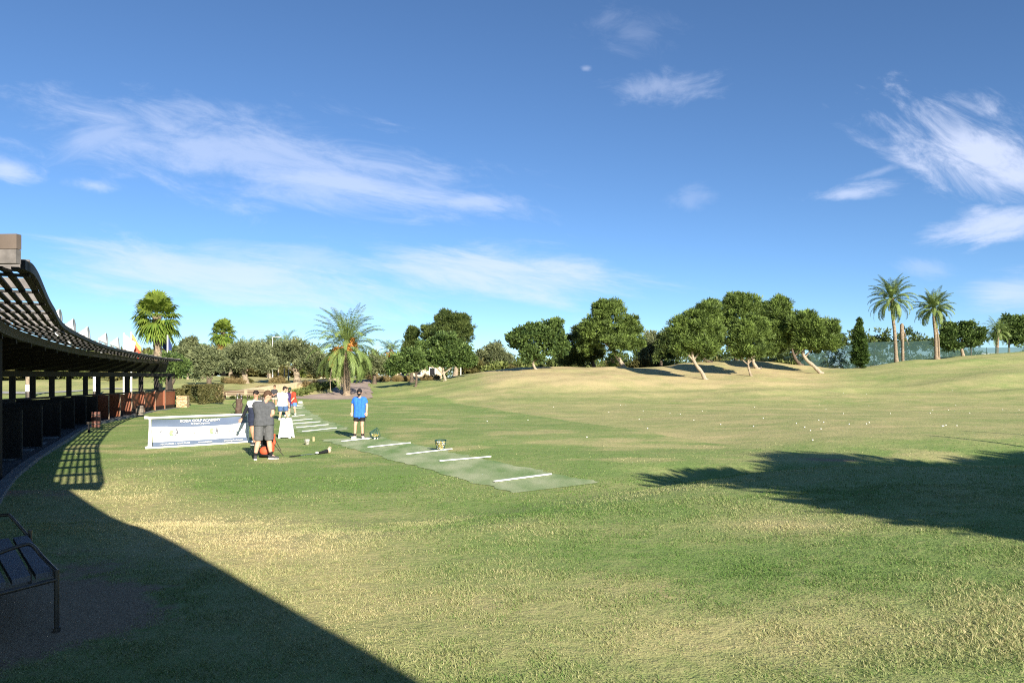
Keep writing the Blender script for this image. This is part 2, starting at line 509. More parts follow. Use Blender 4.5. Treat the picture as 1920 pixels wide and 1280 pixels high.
def stone_mat():
    m, nt, p = new_mat('stacked_stone')
    N = nt.nodes; L = nt.links
    t = N.new('ShaderNodeTexCoord'); mp = N.new('ShaderNodeMapping'); mp.inputs['Scale'].default_value = (3.2, 3.2, 8)
    L.new(t.outputs['Object'], mp.inputs[0])
    v = N.new('ShaderNodeTexVoronoi'); v.inputs['Scale'].default_value = 1.4; L.new(mp.outputs[0], v.inputs[0])
    r = N.new('ShaderNodeValToRGB'); r.color_ramp.elements[0].color = (.42, .27, .13, 1); r.color_ramp.elements[1].color = (.70, .53, .32, 1)
    L.new(v.outputs['Color'], r.inputs[0])
    v2 = N.new('ShaderNodeTexVoronoi'); v2.feature = 'DISTANCE_TO_EDGE'; v2.inputs['Scale'].default_value = 1.4; L.new(mp.outputs[0], v2.inputs[0])
    mr = N.new('ShaderNodeMapRange'); mr.inputs[2].default_value = .07; L.new(v2.outputs[0], mr.inputs[0])
    mx = N.new('ShaderNodeMix'); mx.data_type = 'RGBA'; L.new(mr.outputs[0], mx.inputs[0]); mx.inputs[6].default_value = (.22, .14, .07, 1)
    L.new(r.outputs[0], mx.inputs[7]); L.new(mx.outputs[2], p.inputs['Base Color'])
    b = N.new('ShaderNodeBump'); b.inputs['Strength'].default_value = .8; b.inputs['Distance'].default_value = .03
    L.new(mr.outputs[0], b.inputs['Height']); L.new(b.outputs[0], p.inputs['Normal'])
    p.inputs['Roughness'].default_value = .9
    return m
M['stone'] = stone_mat()

def net_mat():
    m, nt, p = new_mat('green_netting')
    p.inputs['Base Color'].default_value = (.026, .064, .055, 1); p.inputs['Roughness'].default_value = .9
    tr = nt.nodes.new('ShaderNodeBsdfTransparent'); ms = nt.nodes.new('ShaderNodeMixShader')
    n = nt.nodes.new('ShaderNodeTexNoise'); n.inputs['Scale'].default_value = .5
    g = nt.nodes.new('ShaderNodeNewGeometry'); nt.links.new(g.outputs['Position'], n.inputs[0])
    mr = nt.nodes.new('ShaderNodeMapRange'); mr.inputs[3].default_value = .58; mr.inputs[4].default_value = .74
    nt.links.new(n.outputs[0], mr.inputs[0]); nt.links.new(mr.outputs[0], ms.inputs[0])
    nt.links.new(tr.outputs[0], ms.inputs[1]); nt.links.new(p.outputs[0], ms.inputs[2])
    nt.links.new(ms.outputs[0], nt.nodes['Material Output'].inputs[0])
    return m
M['net'] = net_mat()

# ------------------------------------------------------------------ ground sheet
def axis(parts):
    out = []
    for a, b, s in parts: out += list(np.arange(a, b, s))
    return out
gy = [-4000, -1500, -600, -250, -120, -60] + axis([(-30, 0, 2.0), (0, 22, .16), (22, 50, .4), (50, 112, .7), (112, 220, 5)]) + [240, 300, 400, 600, 1000, 1800, 3500, 7000]
gxp = axis([(0, 14, .2), (14, 30, .4), (30, 90, 1.0), (90, 200, 6)]) + [220, 300, 450, 700, 1200, 2500, 7000]
gx = [-x for x in reversed(gxp[1:])] + gxp
GX, GY = np.meshgrid(np.array(gx, float), np.array(gy, float))
GZ = tz(GX, GY)

def dryness(X, Y, Z):
    """0 green turf .. 1 straw"""
    Ys = np.maximum(Y, 1.0); px = 960 + F * X / Ys
    py = HOR + F * (EYE - Z) / Ys
    d = np.full(X.shape, .27)
    def blob(cx, cy, rx, ry, a):
        return a * np.exp(-((px - cx) / rx) ** 2 - ((py - cy) / ry) ** 2)
    w = Y > 1.5
    n = fbm(X * .5, Y * .5, 21, 3) - .5
    b = blob(420, 1010, 330, 45, .42) + blob(640, 1130, 230, 80, .35) + blob(250, 930, 170, 50, .32) + blob(1350, 1190, 380, 60, .28)
    b += blob(1150, 1100, 150, 40, .22) + blob(1450, 985, 130, 12, .35) - blob(900, 1035, 250, 40, .18) - blob(1450, 1050, 400, 50, .20)
    b -= blob(520, 915, 260, 30, .22) + blob(900, 950, 350, 22, .20)
    b += blob(1480, 860, 120, 14, .28) + blob(1300, 800, 500, 40, .08)
    d = d + np.where(w, 1.3 * b, .1) + n * .32
    # tee lawn is greener than the fairway beyond its far edge
    side = X - (-6.0 + (60.0 - Y) * (11.5 / 36.7))
    fair = smooth(-.1, .25, side) * smooth(18, 24, Y)
    d = d - .20 * smooth(12, 16, Y) * (1 - fair) * (1 - smooth(60, 70, Y)) + .13 * fair * (1 - smooth(.3, 1.2, Z))
    stripes = np.sin(Y * .55 + X * .06) * .06 + np.sin(Y * 1.3 - X * .04) * .04
    d = d + stripes * fair - .45 * np.exp(-(side / .16) ** 2) * smooth(20, 24, Y) * (1 - smooth(58, 64, Y))  # last term: dark green line colours in edge shade along the tee step
    d = d + .42 * smooth(.56, .74, fbm(X * .55 + Y * .12, Y * .9, 91, 3)) * smooth(13, 18, Y) * (1 - smooth(58, 66, Y)) * (1 - .5 * fair)
    # sun-bleached mounds
    hill = smooth(.45, 1.5, Z) * smooth(52, 60, Y) * smooth(860, 960, px)
    d = d + (.50 + .5 * n) * hill * (1 - .95 * smooth(1480, 1620, px)) + .2 * (fbm(X * .12, Y * .5, 61, 3) - .5) * smooth(40, 55, Y) + .12 * smooth(55, 65, Y) * smooth(820, 900, px)
    bank = smooth(440, 470, px) * (1 - smooth(640, 690, px)) * smooth(66, 71, Y)
    d = d + .45 * bank + .15 * (px < 440) * smooth(48, 55, Y)
    return np.clip(d, 0, 1.1)
def dirtness(X, Y, Z):
    n = fbm(X * 1.6, Y * 1.6, 31, 3) - .5
    a = np.exp(-((X + 3.5) / .85) ** 2 - ((Y - 4.7) / .8) ** 2) * 1.15
    b = np.exp(-((X + 3.9) / 1.2) ** 2 - ((Y - 6.0) / .8) ** 2) * .8 + np.exp(-((X + 3.0) / .7) ** 2 - ((Y - 5.2) / .35) ** 2) * .7
    b2 = np.exp(-((X + 8.3) / 1.0) ** 2 - ((Y - 12.6) / .9) ** 2) * .75
    c = np.exp(-((X - 7.6) / .9) ** 2 - ((Y - 17.6) / .35) ** 2) * .7
    Ys = np.maximum(Y, 1.0); px = 960 + F * X / Ys
    bare = .38 * smooth(.9, 2.0, Z) * smooth(56, 64, Y) * smooth(870, 960, px) * (1 - smooth(1500, 1640, px)) * (Y < 120)
    return np.clip(a + b + b2 + c + bare + n * np.where(bare > .1, .35, 1.1), 0, 1.3)
ny, nx = GX.shape
idx = np.arange(ny * nx).reshape(ny, nx)
quads = np.stack([idx[:-1, :-1], idx[:-1, 1:], idx[1:, 1:], idx[1:, :-1]], -1).reshape(-1, 4)
gobj = mesh_np('ground', np.stack([GX, GY, GZ], -1).reshape(-1, 3), quads, M['ground'], None,
               {'dry': dryness(GX, GY, GZ).ravel(), 'dirt': dirtness(GX, GY, GZ).ravel()}, smooth=True)
tag(gobj, kind='structure')

# tee mats: draped strips
def drape(name, outline_l, outline_r, lift, m, n=40, k=6, kind='structure', smooth_=True, jit=0.0):
    """sheet between two polylines of (X, Y), draped on the terrain"""
    def res(pl, n):
        pl = np.array(pl, float); d = np.r_[0, np.cumsum(np.hypot(*np.diff(pl, axis=0).T))]
        t = np.linspace(0, d[-1], n); return np.stack([np.interp(t, d, pl[:, 0]), np.interp(t, d, pl[:, 1])], -1)
    a, b = res(outline_l, n), res(outline_r, n)
    if jit:
        a = a + (fbm(a[:, :1] * 2.6, a[:, 1:] * 2.6, 71, 3) - .5) * jit * np.array([1, .3]); b = b + (fbm(b[:, :1] * 2.6, b[:, 1:] * 2.6, 72, 3) - .5) * jit * np.array([1, .3])
    t = np.linspace(0, 1, k)[None, :, None]
    P = a[:, None] * (1 - t) + b[:, None] * t
    Z = tz(P[..., 0], P[..., 1]) + lift
    V = np.concatenate([P, Z[..., None]], -1).reshape(-1, 3)
    id_ = np.arange(n * k).reshape(n, k)
    q = np.stack([id_[:-1, :-1], id_[:-1, 1:], id_[1:, 1:], id_[1:, :-1]], -1).reshape(-1, 4)
    o = mesh_np(name, V, q, m, None, smooth=smooth_)
    if kind: tag(o, kind=kind)
    return o

def turf_mat():
    m, nt, p = new_mat('worn_tee_turf')
    N = nt.nodes; L = nt.links
    g = N.new('ShaderNodeNewGeometry')
    n1 = N.new('ShaderNodeTexNoise'); n1.inputs['Scale'].default_value = .8; n1.inputs['Detail'].default_value = 6
    mp = N.new('ShaderNodeMapping'); mp.inputs['Rotation'].default_value = (0, 0, math.radians(30)); mp.inputs['Scale'].default_value = (2.2, .7, 1)
    L.new(g.outputs['Position'], mp.inputs[0]); L.new(mp.outputs[0], n1.inputs[0])
    n2 = N.new('ShaderNodeTexNoise'); n2.inputs['Scale'].default_value = 60; n2.inputs['Detail'].default_value = 3; L.new(g.outputs['Position'], n2.inputs[0])
    r = N.new('ShaderNodeValToRGB'); e = r.color_ramp.elements
    e[0].position = .34; e[0].color = (.21, .32, .12, 1); e[1].position = .66; e[1].color = (.46, .50, .29, 1)
    L.new(n1.outputs[0], r.inputs[0])
    mx = N.new('ShaderNodeMix'); mx.data_type = 'RGBA'; mx.blend_type = 'MULTIPLY'; mx.inputs[0].default_value = .5
    L.new(r.outputs[0], mx.inputs[6])
    r2 = N.new('ShaderNodeValToRGB'); r2.color_ramp.elements[0].position = .3; r2.color_ramp.elements[0].color = (.55, .55, .55, 1); r2.color_ramp.elements[1].position = .7
    L.new(n2.outputs[0], r2.inputs[0]); L.new(r2.outputs[0], mx.inputs[7])
    L.new(mx.outputs[2], p.inputs['Base Color']); p.inputs['Roughness'].default_value = .95; p.inputs['Specular IOR Level'].default_value = .05
    b = N.new('ShaderNodeBump'); b.inputs['Strength'].default_value = .4; b.inputs['Distance'].default_value = .02
    L.new(n2.outputs[0], b.inputs['Height']); L.new(b.outputs[0], p.inputs['Normal'])
    return m
M['turf'] = turf_mat()
def G2(px, py, z=0.0):
    Y = F * (EYE - z) / (py - HOR); return ((px - 960) / F * Y, Y)
mat1 = drape('tee_mat', [G2(962, 925), G2(600, 825)], [G2(1122, 905), G2(700, 818)], .008, M['turf'], n=220, k=14, jit=.32)
mat2 = drape('tee_mat', [G2(560, 812), G2(528, 784), G2(525, 770), G2(535, 760)], [G2(660, 806), G2(600, 784), G2(572, 766), G2(566, 757)], .008, M['turf'], n=200, k=14, jit=.4)

# ------------------------------------------------------------------ grass blades
def grass_blades():
    pts = []
    for (y0, y1, dens) in ((3.4, 6.5, 5200), (6.5, 10, 2600), (10, 15, 800), (15, 22, 200)):
        xm0 = -.72 * y1 - .5; xm1 = .72 * y1 + .5
        n = int((xm1 - xm0) * (y1 - y0) * dens)
        x = rng.uniform(xm0, xm1, n); y = rng.uniform(y0, y1, n)
        k = np.abs(x) < .74 * y + .4
        pts.append(np.stack([x[k], y[k]], -1))
    P = np.concatenate(pts)
    X, Y = P[:, 0], P[:, 1]
    Z = tz(X, Y)
    dt = dirtness(X, Y, Z); dr = dryness(X, Y, Z)
    n0 = fbm(X * .9, Y * .9, 44, 3); n1 = vnoise(X * 5, Y * 5, 45)
    # keep off the mats, the bare soil and the pavilion floor
    q0, q1 = np.array(G2(962, 925)), np.array(G2(600, 825)); r0_, r1_ = np.array(G2(1122, 905)), np.array(G2(700, 818))
    lx = q0[0] + (q1[0] - q0[0]) * (Y - q0[1]) / (q1[1] - q0[1]); rx = r0_[0] + (r1_[0] - r0_[0]) * (Y - r0_[1]) / (r1_[1] - r0_[1])
    front_y = q0[1] + (r0_[1] - q0[1]) * (X - q0[0]) / (r0_[0] - q0[0])
    onmat = (X > lx - .02) & (X < rx + .02) & (Y > front_y - .02)
    fl = X < -.60 * Y - 1.0
    keep = (~onmat) & (dt + (n1 - .5) * .6 < .55) & ~(fl & (Y > 10)) & (rng.random(len(X)) < (.35 + .9 * n1) * (1 - .92 * smooth(10, 22, Y)))
    X, Y, Z, dr, n0, n1 = (a[keep] for a in (X, Y, Z, dr, n0, n1))
    n = len(X)
    far = smooth(4, 20, Y)
    h = (.011 + .014 * rng.random(n)) * (.6 + .8 * n1) * (.65 + .7 * n0) * (1 + .5 * far)
    w = (.0026 + .0026 * rng.random(n)) * (1 + 1.8 * far)
    a = rng.uniform(0, 2 * np.pi, n); lean = rng.uniform(.2, 1.5, n) * h
    b = rng.uniform(0, 2 * np.pi, n)
    base = np.stack([X, Y, Z - .004], -1)
    s = np.stack([np.cos(a) * w, np.sin(a) * w, 0 * w], -1)
    tip = base + np.stack([np.cos(b) * lean, np.sin(b) * lean, h], -1)
    V = np.stack([base - s, base + s, tip], 1).reshape(-1, 3)
    fcs = np.arange(3 * n).reshape(n, 3)
    tint = np.clip(dr + (n0 - .5) * .8 + rng.normal(0, .19, n), 0, 1)
    m = leaf_mat('turf_blades', (.135, .245, .055), (.68, .58, .32), .35, .7)
    o = mesh_np('grass', V, fcs, m, None, {'tint': np.repeat(tint, 3)})
    tag(o, 'short mown turf blades covering the near lawn', 'grass', kind='stuff')
grass_blades()

# ------------------------------------------------------------------ foliage and trees
def unit(v): return v / np.maximum(np.linalg.norm(v, axis=-1, keepdims=True), 1e-9)

def leaf_cards(C, A, L, W, tint):
    """diamond leaves: centres C, long axes A"""
    n = len(C)
    R = unit(rng.normal(size=(n, 3))); B = unit(np.cross(A, R))
    L = np.broadcast_to(L, (n,))[:, None]; W = np.broadcast_to(W, (n,))[:, None]
    V = np.stack([C - A * L / 2, C + B * W / 2, C + A * L / 2, C - B * W / 2], 1).reshape(-1, 3)
    return V, np.arange(4 * n).reshape(n, 4), np.repeat(tint, 4)

def crown_data(lobes, clumps, per, cr, L, W, up=.35, inner=.18, drop=0.0):
    """lobes: (centre, radii) in metres about the tree base"""
    Vs, Fs, Ts = [], [], []; off = 0
    area = np.array([(r[0] * r[1] + r[0] * r[2] + r[1] * r[2]) for c, r in lobes]); area = area / area.sum()
    for (c, r), a in zip(lobes, area):
        c = np.array(c, float); r = np.array(r, float)
        n = max(6, int(clumps * a))
        d = unit(rng.normal(size=(n, 3)))
        d[:, 2] = np.where((d[:, 2] < -.55) & (rng.random(n) < .6), -d[:, 2], d[:, 2])
        rad = np.where(rng.random(n) < inner, rng.uniform(.25, .7, n), rng.uniform(.78, 1.06, n))
        rad *= 1 + .24 * (vnoise(d[:, 0] * 3.6 + 7 + c[0], d[:, 2] * 3.6 + d[:, 1] * 2.9 + 3 + c[2], 11) - .5) * 2
        CC = c + d * r * rad[:, None]
        size = cr * rng.uniform(.6, 1.35, n)
        k = rng.poisson(per, n).clip(4)
        rep = np.repeat(np.arange(n), k)
        o = rng.normal(size=(len(rep), 3)); o = unit(o) * (rng.random(len(rep)) ** .45)[:, None]
        P = CC[rep] + o * size[rep][:, None] * np.array([1, 1, .8])
        A = unit(o * .9 + d[rep] * .6 + np.array([0, 0, up]) + rng.normal(size=(len(rep), 3)) * .35)
        cl = rng.random(n)
        t = np.clip(.42 + (cl[rep] - .5) * .75 + rng.normal(0, .20, len(rep)), 0, 1)
        l = L * rng.uniform(.65, 1.35, len(rep)); w = W * rng.uniform(.7, 1.3, len(rep))
        V, F_, T = leaf_cards(P, A, l, w, t)
        Vs.append(V); Fs.append(F_ + off); Ts.append(T); off += len(V)
    return np.concatenate(Vs), np.concatenate(Fs), np.concatenate(Ts)

def crown(parent, lobes, m, clumps, per, cr, L, W, name='crown', **kw):
    V, F_, T = crown_data(lobes, clumps, per, cr, L, W, **kw)
    return mesh_np(name, V, F_, m, parent, {'tint': T})

def spline(pts, n):
    pts = [Vector(p) for p in pts]
    P = [pts[0] * 2 - pts[1]] + pts + [pts[-1] * 2 - pts[-2]]
    out = []
    for i in range(1, len(P) - 2):
        for k in range(n):
            t = k / n
            a, b, c, d = P[i - 1], P[i], P[i + 1], P[i + 2]
            out.append(.5 * ((2 * b) + (c - a) * t + (2 * a - 5 * b + 4 * c - d) * t * t + (3 * b - a - 3 * c + d) * t ** 3))
    out.append(pts[-1]); return out

def trunk(parent, paths, m, n=9):
    """paths: list of (points, r0, r1) about the tree base"""
    mb = MB()
    for pts, r0, r1 in paths:
        p = spline(pts, 5)
        k = len(p)
        rad = [.82 * (r0 + (r1 - r0) * i / (k - 1)) * (1 + .12 * math.sin(i * 1.7 + r0 * 9)) for i in range(k)]
        if pts[0][2] <= .05: rad[0] *= 1.45; rad[1] *= 1.15
        mb.tube(p, rad, n)
    return mb.build('trunk', m, parent)

SIZES = {  # clumps, leaves per clump, clump radius, leaf length, leaf width
    'pine': (440, 60, .42, .40, .075), 'dark': (420, 56, .42, .40, .08), 'carob': (300, 44, .46, .30, .17),
    'olive': (280, 40, .52, .30, .11), 'cyp': (1400, 44, .24, .22, .09), 'bush': (90, 34, .40, .26, .12)}

def tree(name, label, Y, base_px, lobes_px, leaf, bark, paths_px, kind='pine', group=None, cat='tree', dens=1.0, depth=.9, base_z=None):
    """crown lobes and trunk paths are measured on the photograph and carried to the tree's own distance"""
    b = ground(base_px, Y)
    if base_z is not None: b.z = base_z
    root = empty(name, b, 0, label, cat, group)
    loc = lambda px, py, dy=0.0: tuple(world_at(px, py, Y) - b + Vector((0, dy, 0)))
    lobes = []
    for l in lobes_px:
        px, py, rx, rz = l[:4]; dy = l[4] if len(l) > 4 else 0.0
        lobes.append((loc(px, py, dy), (rx * Y / F, rx * Y / F * depth, rz * Y / F)))
    if kind in ('pine', 'dark', 'carob', 'olive'):
        big = lobes; lobes = []
        for c0, r0 in big:
            c0 = Vector(c0); lobes.append((tuple(c0), tuple(x * .74 for x in r0)))
            for q in unit(rng.normal(size=(7, 3)) + np.array([0, -.25, .15])):
                f = rng.uniform(.34, .52)
                lobes.append((tuple(c0 + Vector((q[0] * r0[0], q[1] * r0[1], q[2] * r0[2])) * rng.uniform(.52, .68)), (r0[0] * f, r0[1] * f, r0[2] * f)))
    vol = .5 * sum((r[0] * r[1] + r[0] * r[2] + r[1] * r[2]) for c, r in lobes)
    c, per, cr, L, W = SIZES[kind]
    s = Y / 80.0
    n = int(max(40, min(900, c * dens * vol / 22.0 / s ** .8)))
    crown(root, lobes, M[leaf], n, per, cr * s ** .3, L * s ** .6, W * s ** .6)
    paths = []
    for pts, r0, r1 in paths_px:
        pp = [loc(*p) for p in pts]
        if pts[0][1] == 'base' : pass
        paths.append((pp, r0, r1))
    if paths:
        # first path starts at the ground
        p0 = list(paths[0][0]); p0[0] = (0, 0, -.1); paths[0] = (p0, paths[0][1], paths[0][2])
        trunk(root, paths, M[bark])
    return root

PINES = 'leaning pines along the crest of the mound'
tree('pine_tree', 'big round leaning pine with a pale trunk standing alone on the dip of the ridge', 85, 1172,
     [(1148, 598, 42, 40), (1112, 622, 33, 34), (1185, 622, 30, 32), (1150, 640, 48, 26), (1135, 578, 26, 20), (1100, 645, 20, 18, 1), (1190, 648, 22, 16)],
     'leaf_pine', 'bark_pale', [([(1172, 693), (1163, 677), (1152, 660), (1146, 635), (1146, 600)], .34, .12), ([(1152, 660), (1140, 648), (1120, 632)], .18, .07), ([(1150, 655), (1166, 640), (1182, 625)], .18, .07)],
     'pine', PINES)
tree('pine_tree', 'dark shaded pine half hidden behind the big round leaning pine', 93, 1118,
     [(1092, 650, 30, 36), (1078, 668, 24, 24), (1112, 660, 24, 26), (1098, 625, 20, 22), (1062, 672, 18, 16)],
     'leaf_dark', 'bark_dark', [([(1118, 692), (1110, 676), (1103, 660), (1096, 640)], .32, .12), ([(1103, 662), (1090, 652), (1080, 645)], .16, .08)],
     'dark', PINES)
tree('pine_tree', 'low leaning pine with the lowest pale trunk, foremost on the sunny bare slope', 72, 1323,
     [(1312, 605, 36, 34), (1283, 628, 30, 30), (1335, 628, 26, 36), (1300, 650, 36, 20), (1272, 655, 20, 16), (1325, 585, 24, 20), (1330, 655, 22, 16)],
     'leaf_pine', 'bark_pale', [([(1323, 714), (1316, 698), (1303, 680), (1298, 660), (1300, 625)], .26, .10), ([(1302, 678), (1288, 662), (1278, 650)], .12, .05), ([(1302, 672), (1316, 655), (1328, 640)], .13, .05)],
     'pine', PINES)
tree('pine_tree', 'tallest broad pine crowning the ridge behind the other leaning pines', 92, 1383,
     [(1385, 578, 42, 30), (1345, 592, 36, 32), (1425, 590, 38, 32), (1395, 605, 60, 36), (1330, 622, 30, 24), (1380, 563, 30, 16), (1440, 620, 34, 28)],
     'leaf_pine', 'bark_dark', [([(1383, 682), (1378, 668), (1373, 655), (1375, 620)], .34, .15), ([(1374, 656), (1350, 632), (1338, 615)], .18, .08), ([(1374, 652), (1400, 628), (1420, 605)], .18, .08)],
     'pine', PINES)
tree('pine_tree', 'small front pine with a thin upright trunk in the middle of the leaning pines', 76, 1409,
     [(1398, 625, 32, 30), (1430, 632, 24, 34), (1380, 645, 24, 24), (1410, 660, 30, 14), (1418, 605, 24, 18)],
     'leaf_pine', 'bark', [([(1409, 712), (1406, 698), (1403, 682), (1405, 650)], .17, .09), ([(1404, 684), (1394, 676), (1386, 662)], .08, .05), ([(1404, 680), (1416, 668), (1424, 650)], .09, .05)],
     'pine', PINES)
tree('pine_tree', 'leaning pine with a stout pale trunk just beside the thin upright trunked one', 82, 1426,
     [(1460, 585, 26, 30), (1470, 612, 28, 32), (1450, 632, 30, 32), (1440, 655, 24, 14), (1478, 628, 18, 22)],
     'leaf_pine', 'bark_pale', [([(1426, 703), (1419, 690), (1412, 673), (1424, 645), (1445, 610)], .30, .11), ([(1414, 676), (1404, 662), (1402, 645)], .14, .07)],
     'pine', PINES)
tree('pine_tree', 'wide pine on a strongly bent pale trunk nearest the green netting', 80, 1541,
     [(1518, 612, 36, 30), (1550, 622, 28, 30), (1505, 632, 26, 24), (1535, 645, 36, 18), (1490, 612, 22, 22), (1562, 638, 18, 18)],
     'leaf_pine', 'bark_pale', [([(1541, 697), (1526, 686), (1512, 674), (1506, 660), (1515, 635), (1525, 610)], .27, .10), ([(1507, 662), (1498, 650), (1492, 636)], .12, .06), ([(1510, 668), (1522, 655), (1538, 640)], .12, .06)],
     'pine', PINES)
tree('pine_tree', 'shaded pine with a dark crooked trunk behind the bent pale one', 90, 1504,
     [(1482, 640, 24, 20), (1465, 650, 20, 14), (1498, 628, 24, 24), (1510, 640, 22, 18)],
     'leaf_dark', 'bark_dark', [([(1504, 687), (1494, 676), (1487, 662), (1484, 645)], .28, .12), ([(1490, 668), (1500, 655), (1503, 640)], .12, .06)],  # underside shade coloured in with the darker needles and bark
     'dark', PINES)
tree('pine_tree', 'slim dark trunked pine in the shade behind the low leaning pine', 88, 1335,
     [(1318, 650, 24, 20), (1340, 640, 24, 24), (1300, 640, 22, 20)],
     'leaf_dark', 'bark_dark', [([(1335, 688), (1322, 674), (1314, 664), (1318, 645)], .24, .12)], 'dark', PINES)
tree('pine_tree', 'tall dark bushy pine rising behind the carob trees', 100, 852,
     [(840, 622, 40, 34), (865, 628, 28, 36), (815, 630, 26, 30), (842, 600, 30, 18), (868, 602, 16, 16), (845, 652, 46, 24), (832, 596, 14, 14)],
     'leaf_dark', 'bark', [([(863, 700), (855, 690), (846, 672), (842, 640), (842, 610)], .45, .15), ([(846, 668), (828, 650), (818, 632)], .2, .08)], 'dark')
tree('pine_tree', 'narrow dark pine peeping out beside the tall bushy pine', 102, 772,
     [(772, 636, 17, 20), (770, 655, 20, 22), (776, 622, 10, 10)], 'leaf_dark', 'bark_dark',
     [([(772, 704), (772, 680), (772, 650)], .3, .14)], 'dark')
CAR = 'carob trees on the mown slope'
tree('carob_tree', 'round glossy carob tree with a pale straight trunk in front of the tall dark pine', 80, 834,
     [(832, 658, 36, 26), (800, 660, 26, 26), (865, 662, 26, 26), (835, 640, 32, 18), (812, 676, 22, 14), (856, 680, 24, 10), (880, 672, 14, 14)],
     'leaf_carob', 'bark_pale', [([(834, 723), (835, 712), (832, 700), (830, 680), (832, 660)], .22, .1), ([(833, 704), (822, 692), (812, 680)], .12, .06), ([(832, 700), (845, 690), (858, 678)], .12, .06)], 'carob', CAR)
tree('carob_tree', 'low spreading carob tree with a dark forked trunk beside the paved drive', 78, 779,
     [(772, 668, 22, 20), (748, 682, 22, 20), (786, 682, 14, 14), (735, 692, 14, 14), (770, 690, 16, 8)],
     'leaf_carob', 'bark_dark', [([(779, 724), (781, 712), (780, 702), (776, 685)], .17, .09), ([(779, 714), (770, 706), (766, 694)], .08, .05), ([(780, 702), (788, 692), (790, 682)], .09, .05)], 'carob', CAR)
tree('carob_tree', 'bright green carob tree alone on top of the grass mound, on a slanting trunk', 78, 1007,
     [(1030, 632, 28, 28), (990, 640, 32, 26), (962, 640, 18, 20), (1040, 655, 24, 20), (1000, 662, 34, 16), (1040, 608, 15, 14), (1000, 618, 22, 14), (968, 632, 14, 14), (1055, 645, 11, 18)],
     'leaf_carob', 'bark_pale', [([(1007, 703), (1003, 690), (999, 678), (1000, 655)], .2, .1), ([(1000, 680), (985, 665), (975, 650)], .11, .05), ([(1000, 678), (1018, 660), (1032, 640)], .11, .05)], 'carob', CAR)
tree('carob_tree', 'open crowned carob tree with gaps of sky, standing beside the two tall palms', 92, 1806,
     [(1805, 630, 20, 18), (1775, 632, 18, 18), (1832, 628, 18, 15), (1815, 612, 14, 10), (1790, 645, 22, 13), (1822, 645, 18, 9), (1765, 640, 10, 14), (1782, 615, 11, 9)],
     'leaf_carob', 'bark', [([(1806, 671), (1805, 662), (1803, 652), (1804, 635)], .3, .13), ([(1804, 655), (1790, 645), (1778, 635)], .13, .06), ([(1804, 652), (1820, 643), (1832, 632)], .13, .06)], 'carob', CAR, dens=.72)
tree('cypress_tree', 'narrow pointed dark cypress standing before the green netting', 85, 1613,
     [(1613, 660, 14, 28), (1612, 640, 11, 22), (1611, 622, 7, 18), (1611, 608, 3.5, 12), (1614, 676, 13, 14)],
     'leaf_cypress', 'bark', [([(1614, 693), (1614, 682), (1612, 650), (1611, 615)], .14, .05)], 'cyp', dens=1.5)
tree('broadleaf_tree', 'bushy tree beyond the netting beside the drooping grey palm', 118, 1892,
     [(1890, 610, 20, 20), (1912, 612, 22, 20), (1880, 630, 18, 14), (1905, 632, 24, 16), (1930, 615, 22, 24)],
     'leaf_carob', 'bark', [([(1892, 668), (1892, 650), (1892, 625)], .25, .12)], 'carob')

